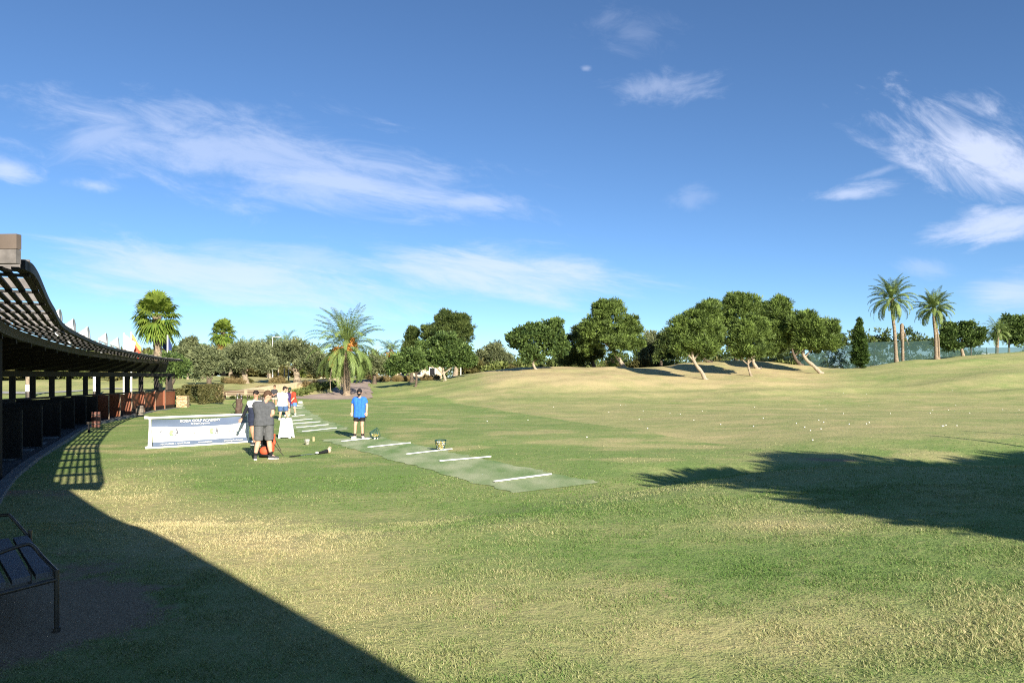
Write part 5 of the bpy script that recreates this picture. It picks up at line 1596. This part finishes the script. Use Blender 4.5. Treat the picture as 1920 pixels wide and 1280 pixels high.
    # shoes and socks
    for S in 'LR':
        an, to = p('an' + S), p('to' + S)
        d = to - an; d.z = 0; L = d.length; dn = d.normalized() if L > 1e-6 else Vector((0, -1, 0))
        lat = Vector((-dn.y, dn.x, 0)); z0 = .0
        heel = Vector((an.x, an.y, 0)) - dn * .07; Lf = max(L + .07, .24)
        st = MB()
        for (m_i, za, zb, ww) in ((0, .0, .028, .048), (1, .027, .10, .047)):
            st.cur = m_i
            ring = []
            for t, w in ((0, .62), (.12, .85), (.4, .88), (.7, 1.0), (.9, .8), (1.0, .4)): ring.append((t, w))
            vs = []
            for zz, taper in ((za, 1.0), (zb, .92)):
                for t, w in ring: vs.append(heel + dn * Lf * t + lat * ww * w * taper + Vector((0, 0, zz * (1 if m_i == 0 else (1 - .45 * t)))))
                for t, w in reversed(ring): vs.append(heel + dn * Lf * t - lat * ww * w * taper + Vector((0, 0, zz * (1 if m_i == 0 else (1 - .45 * t)))))
            k = len(ring) * 2
            st.add(vs, [tuple(range(k - 1, -1, -1)), tuple(range(k, 2 * k))] + [(i, (i + 1) % k, (i + 1) % k + k, i + k) for i in range(k)])
        st.build('shoe', [M[shoes[1]], M[shoes[0]]], r)
        if socks:
            kb = MB(); kn = p('kn' + S); kb.tube([an.lerp(kn, .20), an, an - Vector((0, 0, .04))], [.047, .043, .046], 12); kb.build('sock', M[socks], r)
    return r, base, R, hd

YG = F * EYE / (862 - HOR)
person('man in grey shirt and tweed shorts seen from behind, standing over a red golf bag', YG, 495, 861,
       dict(head=(502, 741.5), neck=(497, 750), shL=(480, 756, -.06), shR=(507, 757, .10), elL=(479, 776, .16), elR=(511.5, 775, .0), wrL=(489, 782, .26), wrR=(504.5, 783, .02),
            hipL=(487, 793, -.05), hipR=(502, 792, .06), knL=(485, 828, -.04), knR=(502, 828, .10), anL=(480, 853, -.06), anR=(505, 852, .12), toL=(474, 860, .10), toR=(519, 859, .16), hemt=.90),
       (.9, .45), hair='hair_brown', pitch=-.42, voxel=.008, shirt='c_grey', shorts='c_greyshort', sleeve=.62, hem=.06, shoes=('shoe_dark', 'sole'), socks='c_black', bulk=1.07)
YB = 21.6
person('bearded looking man in white topped navy pullover reaching down to the banner', YB, 478, 834,
       dict(head=(480, 740), neck=(478, 749), shL=(467.5, 754, -.05), shR=(490, 754, .05), elL=(463.5, 771, -.16), elR=(492, 772, .1), wrL=(460, 784, -.30), wrR=(488, 786, -.02),
            hipL=(472, 789, .02), hipR=(484, 789, .08), knL=(474, 811, -.02), knR=(485, 811, .06), anL=(477, 829, .02), anR=(487, 829, .1), toL=(474, 834, -.14), toR=(490, 834, -.06), hemt=.45),
       (-.15, -1), skin='skin_tan', pitch=-.5, voxel=.008, shirt='c_navy', shorts='c_navy', sleeve=1.5, hem=.05, shoes=('shoe_dark', 'sole'), yoke='c_white', bulk=1.0)
YW = F * EYE / (787 - HOR)
person('man in white shirt and blue shorts turned away, watching the swing', YW, 531, 786.5,
       dict(head=(534, 728.5), neck=(530.5, 734), shL=(522.5, 737.5, -.05), shR=(536, 738, .06), elL=(523, 747, .14), elR=(536.5, 748.5, .10), wrL=(530, 752, .28), wrR=(538.5, 757, .2),
            hipL=(525, 757.5), hipR=(533, 757.5, .05), knL=(526, 771, .02), knR=(536, 771, .06), anL=(524.5, 783, -.02), anR=(538.5, 782.5, .1), toL=(524.5, 786, .16), toR=(541, 785.5, .24), hemt=.92),
       (.7, .7), hair='hair_dark', pitch=-.3, voxel=.01, shirt='c_white', shorts='c_navyblue', sleeve=.7, hem=.07, bulk=1.12)
YR = 38.2
person('youngster in red shirt and bright blue shorts bending over to address the ball', YR, 549, 779.5,
       dict(head=(546, 732, -.22), neck=(547, 736, -.14), shL=(541, 739, -.12), shR=(554, 738.5, -.12), elL=(542.5, 747, -.20), elR=(553.5, 747, -.20), wrL=(546.5, 754, -.30), wrR=(548.5, 754.5, -.30),
            hipL=(543.5, 755), hipR=(552.5, 755), knL=(543, 767, -.08), knR=(553, 767, -.08), anL=(542.5, 776.5), anR=(554, 776.5), toL=(542.5, 779.5, -.18), toR=(555, 779.5, -.18), hemt=.70),
       (.0, -1), hair='hair_dark', pitch=-.8, voxel=.01, shirt='c_red', shorts='c_sky', sleeve=.98, hem=.04, cap='c_green', bulk=.98)
person('person in dark purple shirt half hidden behind the white shirted man', 37.2, 540, 780.5,
       dict(head=(537.5, 731), neck=(538, 736), shL=(534, 739), shR=(543, 739), elL=(533.5, 749), elR=(543.5, 749), wrL=(536, 756, -.1), wrR=(543, 757, -.1),
            hipL=(536.5, 757), hipR=(541.5, 757), knL=(536.5, 768), knR=(541.5, 768), anL=(536.5, 777.5), anR=(541.5, 777.5), toL=(536, 780.5, -.18), toR=(542, 780.5, -.18), hemt=.75),
       (.5, -.8), hair='hair_brown', pitch=-.3, voxel=.011, shirt='c_purple', shorts='c_navy', sleeve=.55, hem=.05, bulk=.95)
YF = F * EYE / (762 - HOR)
person('man in charcoal shirt and beige shorts farthest along the tee line', YF, 515, 761.8,
       dict(head=(515, 725), neck=(514.5, 729), shL=(510, 731.5), shR=(518.5, 731.5), elL=(509.5, 737.5, -.05), elR=(519, 737.5), wrL=(513, 740, -.22), wrR=(516, 740.5, -.22),
            hipL=(512.3, 743), hipR=(516.8, 743), knL=(512.3, 752), knR=(517.2, 752), anL=(512.3, 759.6), anR=(517.8, 759.6), toL=(511.8, 761.7, -.2), toR=(519.2, 761.7, -.2), hemt=.72),
       (.4, -.9), skin='skin_tan', hair='hair_brown', pitch=-.4, voxel=.012, shirt='c_char', shorts='c_beige', sleeve=.6, hem=.05, bulk=1.0)
YBL = F * EYE / (822 - HOR)
_, bb_, RB, hdB = person('golfer in bright blue polo, black shorts and black cap holding a club', YBL, 673, 821.5,
       dict(head=(674.8, 735.5, -.06), neck=(674, 741), shL=(664.5, 746), shR=(684, 746), elL=(660, 760, .02), elR=(688, 760, .02), wrL=(660.5, 771.5, -.05), wrR=(688, 771.5, -.06),
            hipL=(669, 779), hipR=(679.5, 779), knL=(666.3, 797, -.03), knR=(679, 797, -.03), anL=(665, 816, .02), anR=(679.5, 816, .02), toL=(662.5, 822, -.24), toR=(684, 822.5, -.24), hemt=.55),
       (.05, -1), pitch=-.55, voxel=.008, shirt='c_blue', shorts='c_black', sleeve=.62, hem=.04, socks='c_black', cap='c_black', bulk=.88)

# ------------------------------------------------------------------ tee furniture
def bar_line(p0, p1, label):
    a = Vector((*G2(*p0), 0)); b = Vector((*G2(*p1), 0))
    a.z = tz1(a.x, a.y) + .032; b.z = tz1(b.x, b.y) + .032
    mb = MB(); mb.beam(a, b, .052, .024)
    return tag(mb.build('tee_divider', M['white']), label, 'tee divider', 'white tee dividers')
TD = [((927, 905), (1033, 891)), ((824, 866), (920, 858)), ((762, 853), (847, 844)), ((690, 840), (769, 832.5)), ((641, 829), (697, 823)),
      ((567, 810), (631, 803.5)), ((556, 802.5), (615, 797.5)), ((547, 795.5), (600, 791.5)), ((546, 789.5), (585, 786)), ((548, 781.8), (571, 779.6)),
      ((550, 766.5), (565.5, 765.2)), ((551, 762.6), (567.5, 761.4)), ((551, 758.8), (568.5, 757.8))]
TDL = ['white tee divider nearest the camera at the end of the worn strip', 'second white tee divider from the near end, before the upright basket', 'white tee divider with the upright ball basket standing on it',
       'white tee divider between the two ball baskets', "white tee divider at the blue golfer's feet", 'longest white tee divider beyond the gap, nearest of the far set',
       'second white tee divider of the far set', 'third white tee divider of the far set, beside the sandwich board', 'fourth white tee divider of the far set',
       "white tee divider under the red shirted golfer's ball", 'white tee divider just behind the red shirted golfer', 'last but one white tee divider far along the tee', 'farthest white tee divider along the tee']
for (a, b_), l in zip(TD, TDL): bar_line(a, b_, l)

# banner
def banner():
    a = Vector((*G2(281.5, 841.5), 0)); b = Vector((*G2(466.5, 829.5), 0))
    d = (b - a); W = d.length; d.normalize(); rz = math.atan2(d.y, d.x)
    z0 = tz1(a.x, a.y)
    r = empty('banner_stand', (a.x, a.y, z0), rz, 'wide white framed banner of a golf academy standing on the lawn', 'banner')
    Hh = .86; lean = .10
    def P(x, z): return (x, z * lean, z)
    mb = MB()
    mb.tube(spline([P(.02, .05), P(.02, Hh - .06), P(.07, Hh - .02), P(W - .07, Hh - .02), P(W - .02, Hh - .06), P(W - .02, .05), P(W - .06, .02), P(.06, .02), P(.02, .05)], 4), .034, 10)
    mb.build('frame', M['white'], r)
    for x in (.02, W - .02):
        mb = MB(); mb.tube([P(x, Hh - .03), (x, .20, .02)], .022, 8); mb.build('rear_leg', M['white'], r)
    mb = MB(); mb.tube([(.02, .20, .02), (W - .02, .20, .02)], .018, 8); mb.build('rear_bar', M['white'], r)
    # cloth
    NX, NZ = 90, 44
    def sag(x): u = x / W; return .075 * math.sin(math.pi * u) ** 1.2
    vs = []; 
    for i in range(NX + 1):
        for j in range(NZ + 1):
            u, v = i / NX, j / NZ
            x = .06 + u * (W - .12); top = Hh - .055 - sag(x) * .55; z = .05 + v * (top - .05)
            fold = .030 * math.sin((x * 1.6 + (1 - v) * 4.5)) * v ** 2 * 2 + .026 * math.sin(((W - x) * 2.1 + (1 - v) * 6.0)) * v ** 3 * 2
            q = P(x, z); vs.append((q[0], q[1] - .04 + fold, z))
    mb = MB(); mb.v = vs
    for i in range(NX):
        for j in range(NZ):
            u, v = (i + .5) / NX, (j + .5) / NZ
            x = u * W
            blue = v > .735 - .04 * math.sin(math.pi * u) or v < .155
            mb.f.append((i * (NZ + 1) + j, (i + 1) * (NZ + 1) + j, (i + 1) * (NZ + 1) + j + 1, i * (NZ + 1) + j + 1)); mb.mi.append(1 if blue else 0); mb.sm.append(True)
    M['banner_white'] = mat('banner_white_vinyl', (.80, .79, .76), .5, .03, 3)
    M['banner_blue'] = mat('banner_blue_vinyl', (.125, .16, .235), .35, .08, 2, spec=.5)
    cl = mb.build('banner_cloth', [M['banner_white'], M['banner_blue']], r)
    sl = math.atan(lean)
    def text(s, x, z, size, m, sx=1.0, name='lettering', off=.085):
        cu = bpy.data.curves.new(name, 'FONT'); cu.body = s; cu.size = size; cu.align_x = 'CENTER'; cu.align_y = 'CENTER'; cu.extrude = .001; cu.offset = size * .018
        t = bpy.data.objects.new(name, cu); COL.objects.link(t)
        dg = bpy.context.evaluated_depsgraph_get(); me = bpy.data.meshes.new_from_object(t.evaluated_get(dg))
        bpy.data.objects.remove(t); bpy.data.curves.remove(cu)
        me.name = name; me.materials.clear(); me.materials.append(m)
        o = link_mesh(name, me, cl)
        q = P(x, z); o.location = (q[0], q[1] - off, z); o.rotation_euler = (math.radians(90) - sl, 0, 0); o.scale = (sx, 1, 1)
        return o
    text('RODA GOLF ACADEMY', W * .485, .725, .098, M['white'], 1.12)
    text('by Paul Carpenter', W * .485, .645, .068, M['white'], 1.1)
    text('/ +34 968 173 093  /  +34 607 086 412', W * .225, .105, .052, M['white'])
    text('www.rodagolf.com', W * .525, .105, .052, M['white'])
    text('www.rodagolfacademy.com', W * .82, .105, .052, M['white'])
    M['logo_green'] = mat('pale_green_print', (.30, .56, .22), .5, .1)
    M['logo_grey'] = mat('grey_print', (.13, .13, .15), .5, .1)
    M['logo_pale'] = mat('pale_grey_print', (.40, .40, .40), .5, .05)
    def shape(poly, x, z, m, name):
        vs = []
        for px, pz in poly:
            q = P(x + px, z + pz); vs.append((q[0], q[1] - .085, z + pz))
        mb = MB(); mb.add(vs + [(v[0], v[1] + .002, v[2]) for v in vs], [tuple(range(len(vs))), tuple(range(2 * len(vs) - 1, len(vs) - 1, -1))]); mb.build(name, m, cl)
    for x in (W * .215, W * .615):
        pts = [(.07 * math.cos(t) , .075 * math.sin(t)) for t in np.linspace(.6, 5.4, 18)] + [(.02, -.02), (.03, .03)]
        shape(pts, x - .05, .41, M['logo_green'], 'logo_globe')
        shape([(0, .13), (.022, .115), (.02, .08), (.05, .05), (.058, -.02), (.05, -.09), (.03, -.095), (.038, -.02), (.015, -.02), (-.02, -.09), (-.035, -.08), (.005, .0), (.01, .07), (-.015, .12)], x + .07, .41, M['logo_grey'], 'logo_golfer')
        text('GOLF ACADEMY', x + .42, .385, .055, M['logo_pale'], 1.1, 'logo_lettering')
    for x in (W * .09, W * .475, W * .93):
        shape([(-.045, -.02), (-.01, .0), (.0, .03), (.03, .045), (.05, .02), (.02, -.01), (-.01, -.03)], x, .47, M['logo_pale'], 'logo_emblem')
        shape([(-.06, -.06), (.06, -.06), (.06, -.066), (-.06, -.066)], x, .43, M['logo_pale'], 'logo_line')
banner()

# sandwich board
def sandwich():
    p = Vector((*G2(537, 821.5), 0)); p.z = tz1(p.x, p.y)
    r = empty('sandwich_board', p, -.06, 'blank white plastic sandwich board between the banner and the tee line', 'sandwich board')
    h = .655
    for sgn in (-1, 1):
        mb = MB()
        prof = [(-.21, 0), (-.16, .0), (-.12, .04), (.12, .04), (.16, 0), (.21, 0), (.17, h - .03), (.14, h), (.06, h), (.05, h - .03), (-.05, h - .03), (-.06, h), (-.14, h), (-.17, h - .03)]
        def yy(z): return sgn * (.15 * (1 - z / h) + .015)
        vs = [(x, yy(z), z) for x, z in prof] + [(x, yy(z) + .022 * sgn, z) for x, z in prof]
        n = len(prof)
        mb.add(vs, [tuple(range(n)), tuple(range(2 * n - 1, n - 1, -1))] + [(i, (i + 1) % n, (i + 1) % n + n, i + n) for i in range(n)])
        mb.build('panel', M['white_plastic'], r)
sandwich()

# ball baskets
BALLMAT = [mat('white_golf_ball', (.80, .79, .72), .4, .03), mat('yellow_golf_ball', (.80, .62, .16), .4, .05)]
ballmesh = []
for m_ in BALLMAT:
    mb = MB(); mb.ell((0, 0, 0), .0215, 12, 8); ballmesh.append(mb.mesh('golf_ball', m_))
def ball(p, k, label, group):
    o = bpy.data.objects.new('golf_ball', ballmesh[k]); COL.objects.link(o); o.location = p
    return tag(o, label, 'golf ball', group)
M['basket'] = mat('green_wire', (.02, .085, .075), .45, .2, 10, metal=.2)
def basket(px, py, label, tilt, nb):
    p = Vector((*G2(px, py), 0)); p.z = tz1(p.x, p.y) + .02
    r = empty('ball_basket', p, 0, label, 'ball basket', 'wire ball baskets on the tee')
    h, r0, r1 = .26, .095, .155
    Mx = Matrix.Rotation(tilt[0], 3, tilt[1]) if tilt else Matrix.Identity(3)
    off = Vector((0, 0, .15)) if tilt else Vector((0, 0, 0))
    T = lambda v: tuple(Mx @ (Vector(v) - Vector((0, 0, h / 2 if tilt else 0))) + off)
    mb = MB()
    for i in range(20):
        a = 2 * math.pi * i / 20
        mb.tube([T((r0 * math.cos(a), r0 * math.sin(a), 0)), T((r1 * math.cos(a), r1 * math.sin(a), h))], .004, 5)
    for k in range(6):
        rr = r0 + (r1 - r0) * k / 5
        mb.tube([T((rr * math.cos(t), rr * math.sin(t), h * k / 5)) for t in np.linspace(0, 2 * math.pi, 25)], .0045 if k < 5 else .009, 5, cap=False)
    for i in range(4):
        a = math.pi * i / 4; mb.tube([T((r0 * math.cos(a), r0 * math.sin(a), 0)), T((-r0 * math.cos(a), -r0 * math.sin(a), 0))], .004, 5)
    mb.build('wire_cage', M['basket'], r)
    mb = MB(); mb.tube(spline([T((r1, 0, h)), T((r1 * .8, r1 * .75, h + .01)), T((0, r1 * 1.12, h + .015)), T((-r1 * .8, r1 * .75, h + .01)), T((-r1, 0, h))], 5), .006, 6); mb.build('handle', M['basket'], r)
    pts = []
    tries = 0
    while len(pts) < nb and tries < 6000:
        tries += 1
        z = random.uniform(.025, h * (.86 if not tilt else .95)); rr = (r0 + (r1 - r0) * z / h) - .026
        a = random.uniform(0, 6.283); q = rr * (random.random() ** .4)
        v = Vector(T((q * math.cos(a), q * math.sin(a), z)))
        if tilt and v.z > .13: continue
        if v.z < .02: continue
        if all((v - w).length > .034 for w in pts): pts.append(v)
    for v in pts:
        ball(p + v, 0 if random.random() < .45 else 1, 'golf ball heaped inside the ' + ('tipped over' if tilt else 'upright') + ' wire basket', 'golf balls in the ' + ('tipped' if tilt else 'upright') + ' basket')
    return p
basket(826, 845.5, 'upright green wire basket full of white and yellow balls on a tee divider', None, 120)
pt = basket(702, 823.5, "green wire basket tipped on its side by the blue golfer's shoes, balls spilling", (math.radians(72), Vector((-.5, 1.0, 0)).normalized()), 26)
for k in range(8):
    X = pt.x + random.uniform(-.28, .16); Yb = pt.y - random.uniform(.12, .3)
    ball((X, Yb, tz1(X, Yb) + .035), 0, 'white golf ball spilled on the turf in front of the tipped basket', 'spilled balls by the tipped basket')
bl = random.Random(3)
for k in range(46):
    px = bl.uniform(900, 1915); py = bl.uniform(741, 800) if k < 42 else bl.uniform(800, 850)
    if py < 750 and px < 1200: px += 350
    Yb = 30.0
    for _ in range(12):
        z = tz1((px - 960) / F * Yb, Yb); Yb = min(75, F * (EYE - z) / (py - HOR))
    X = (px - 960) / F * Yb
    ball((X, Yb, tz1(X, Yb) + .022), 0, 'white golf ball lying out on the practice range grass', 'golf balls scattered over the range')

# clubs
def club(grip, head, label, lie=False, head_m='steel'):
    g, h = Vector(grip), Vector(head)
    r = empty('golf_club', h, 0, label, 'golf club', None)
    d = (g - h)
    mb = MB(); mb.tube([(0, 0, 0), tuple(d * .74)], [.0055, .007], 8); mb.build('shaft', M['steel'] if lie else M['metal'], r)
    mb = MB(); mb.tube([tuple(d * .73), tuple(d)], [.011, .014], 8); mb.build('grip', M['black'], r)
    mb = MB(); mb.ell((.035, -.01, .0), (.055, .028, .022), 12, 8); mb.build('club_head', M[head_m], r)
    return r
gr = world_at(688, 774, YBL) ; gz_ = tz1(gr.x, YBL)
club((gr.x, YBL - .07, gr.z + .03), (gr.x - .07, YBL - .10, gz_ + .035), "dark club hanging from the blue golfer's hand", head_m='metal')
ra_ = world_at(547.5, 754, YR)
club((ra_.x, YR - .32, ra_.z + .02), (ra_.x + .08, YR - .85, tz1(ra_.x, YR - .85) + .05), 'club held down by the red shirted youngster')
# club with a head cover lying on the grass
def lying_club():
    a = Vector((*G2(543, 858.5), 0)); b = Vector((*G2(617, 850), 0))
    a.z = tz1(a.x, a.y) + .03; b.z = tz1(b.x, b.y) + .03
    r = empty('golf_club', a, 0, 'driver lying on the lawn with a dark grip sleeve and a beige head cover', 'golf club', None)
    d = b - a
    mb = MB(); mb.tube([(0, 0, 0), tuple(d * .26)], .014, 8); mb.build('grip', M['black'], r)
    mb = MB(); mb.tube([tuple(d * .26), tuple(d * .68)], .009, 8); mb.build('shaft', M['steel'], r)
    mb = MB(); mb.ell(tuple(d * .68 + Vector((0, 0, .015))), (.045, .03, .03), 10, 8); mb.build('pom', M['white'], r)
    mb = MB(); mb.tube([tuple(d * .69), tuple(d * .80 + Vector((0, 0, .01))), tuple(d * .95 + Vector((0, 0, .03)))], [.028, .035, .05], 10); mb.build('cover_neck', M['black'], r)
    M['beige'] = mat('beige_cover', (.55, .42, .31), .8, .15, 10)
    mb = MB(); mb.ell(tuple(d * 1.0 + Vector((0, 0, .045))), (.055, .06, .075), 12, 10); hc = mb.build('head_cover', M['beige'], r)
    mb = MB(); mb.tube(spline([tuple(d * .97 + Vector((0, 0, .09))), tuple(d * 1.0 + Vector((.01, 0, .135))), tuple(d * 1.03 + Vector((.03, 0, .10)))], 4), .014, 7); mb.build('strap', M['bark'], hc)
lying_club()

# clear bucket and wooden peg
p = Vector((*G2(576, 834.5), 0)); p.z = tz1(p.x, p.y)
r = empty('bucket', p, 0, 'small pale plastic bucket on the grass near the wooden peg', 'bucket')
mb = MB(); mb.lathe([(.001, .004), (.055, .004), (.073, .155), (.078, .16), (.072, .158), (.053, .01), (.001, .01)], (0, 0, 0), 20); mb.build('tub', mat('pale_plastic', (.62, .58, .52), .35, .1, 8), r)
mb = MB(); mb.tube([(.072 * math.cos(t), -.075 - .02 * math.sin(t), .15 - .07 * math.sin(t)) for t in np.linspace(0, math.pi, 12)], .004, 5); mb.build('handle', M['steel'], r)
p = Vector((*G2(588, 827.5), 0)); p.z = tz1(p.x, p.y)
r = empty('tee_peg', p, .2, 'short square wooden peg marking the corner of the worn tee strip', 'peg')
mb = MB(); mb.prism([(-.03, -.03), (.03, -.03), (.03, .03), (-.03, .03)], -.05, .12); mb.prism([(-.026, -.026), (.026, -.026), (.026, .026), (-.026, .026)], .121, .135); mb.build('stake', mat('peg_wood', (.45, .36, .2), .8, .2, 12), r)

# golf bags
def golf_bag(px, py, h, rad, tilt, body, panel, label, clubs=6, rz=0.0):
    p = Vector((*G2(px, py), 0)); p.z = tz1(p.x, p.y)
    r = empty('golf_bag', p, rz, label, 'golf bag', None)
    Mx = Matrix.Rotation(tilt, 3, 'X')
    mb = MB(); mb.lathe([(.001, .0), (rad * .92, .0), (rad, .03), (rad * .96, h * .3), (rad * .9, h * .6), (rad * 1.02, h * .95), (rad * 1.08, h), (rad * .9, h), (.001, h * .95)], (0, 0, .02), 20, M=Mx); mb.build('bag', M[body], r)
    mb = MB(); mb.ell(tuple(Mx @ Vector((0, -rad * .75, h * .3))), (rad * .85, rad * .55, h * .22), 14, 10, Mx); mb.build('pocket', M[panel], r)
    mb = MB(); mb.ell(tuple(Mx @ Vector((rad * .85, -rad * .1, h * .55))), (rad * .4, rad * .5, h * .22), 14, 10, Mx); mb.build('pocket', M[panel], r)
    mb = MB(); mb.tube(spline([tuple(Mx @ Vector((-rad, -.02, h * .85))), tuple(Mx @ Vector((-rad * 1.7, -.1, h * .6))), tuple(Mx @ Vector((-rad, -.04, h * .3)))], 6), .02, 8); mb.build('strap', M['black'], r)
    for sx in (-1, 1):
        mb = MB(); mb.tube([tuple(Mx @ Vector((sx * rad * .5, rad * .8, h * .85))), (sx * rad * 2.0, rad * 2.0 + .15, .0)], .01, 6); mb.build('stand_leg', M['metal'], r)
    for k in range(clubs):
        a = 6.283 * k / clubs; q = rad * .55
        t0 = Mx @ Vector((q * math.cos(a), q * math.sin(a), h * .9)); t1 = Mx @ Vector((q * 1.5 * math.cos(a), q * 1.5 * math.sin(a), h * 1.0 + .14 + .06 * (k % 3)))
        mb = MB(); mb.tube([tuple(t0), tuple(t1)], .008, 6); mb.ell(tuple(t1), (.035, .02, .028), 10, 7); mb.build('club', M['steel'] if k % 2 else M['black'], r)
M['bag_red'] = mat('orange_red_bag', (.70, .10, .04), .6, .1, 10)
M['bag_brown'] = mat('brown_bag', (.10, .065, .05), .75, .4, 14)
golf_bag(498, 858.5, .50, .15, -.28, 'black', 'bag_red', "red and black golf bag set down between the grey shirted man's legs", 0)
golf_bag(508, 848, .46, .085, -.2, 'bag_red', 'bag_red', "red golf bag showing behind the grey shirted man's knee", 0)
golf_bag(447, 776, .80, .17, -.12, 'bag_brown', 'bag_brown', 'dark brown golf bag with clubs standing behind the banner', 7)
#golf_bag(465, 759, .52, .13, -.1, 'c_navy', 'white', 'navy and white golf bag standing before the wooden benches', 6)
# white box on the lawn edge beyond the tee
p = ground(563.5, 55.5)
r = empty('tee_box', p, .1, 'small white box on the lawn edge beyond the red shirted golfer', 'box')
mb = MB(); mb.box((0, 0, .08), (.26, .16, .15)); mb.box((0, 0, .165), (.28, .18, .018)); mb.build('case', M['white'], r)

# two tall slim range poles standing out beyond the shade trees: their thin shadows cross the turf
for (x, y, lab) in ((17.6, 10.1, 'tall slim steel range pole nearer the terrace'), (19.5, 11.9, 'tall slim steel range pole farther down the range')):
    z = tz1(x, y)
    mb = MB(); mb.tube([(x, y, z - .1), (x, y, z + 5.0)], [.07, .05], 8)
    tag(mb.build('range_pole', M['metal']), lab, 'pole', 'range poles')
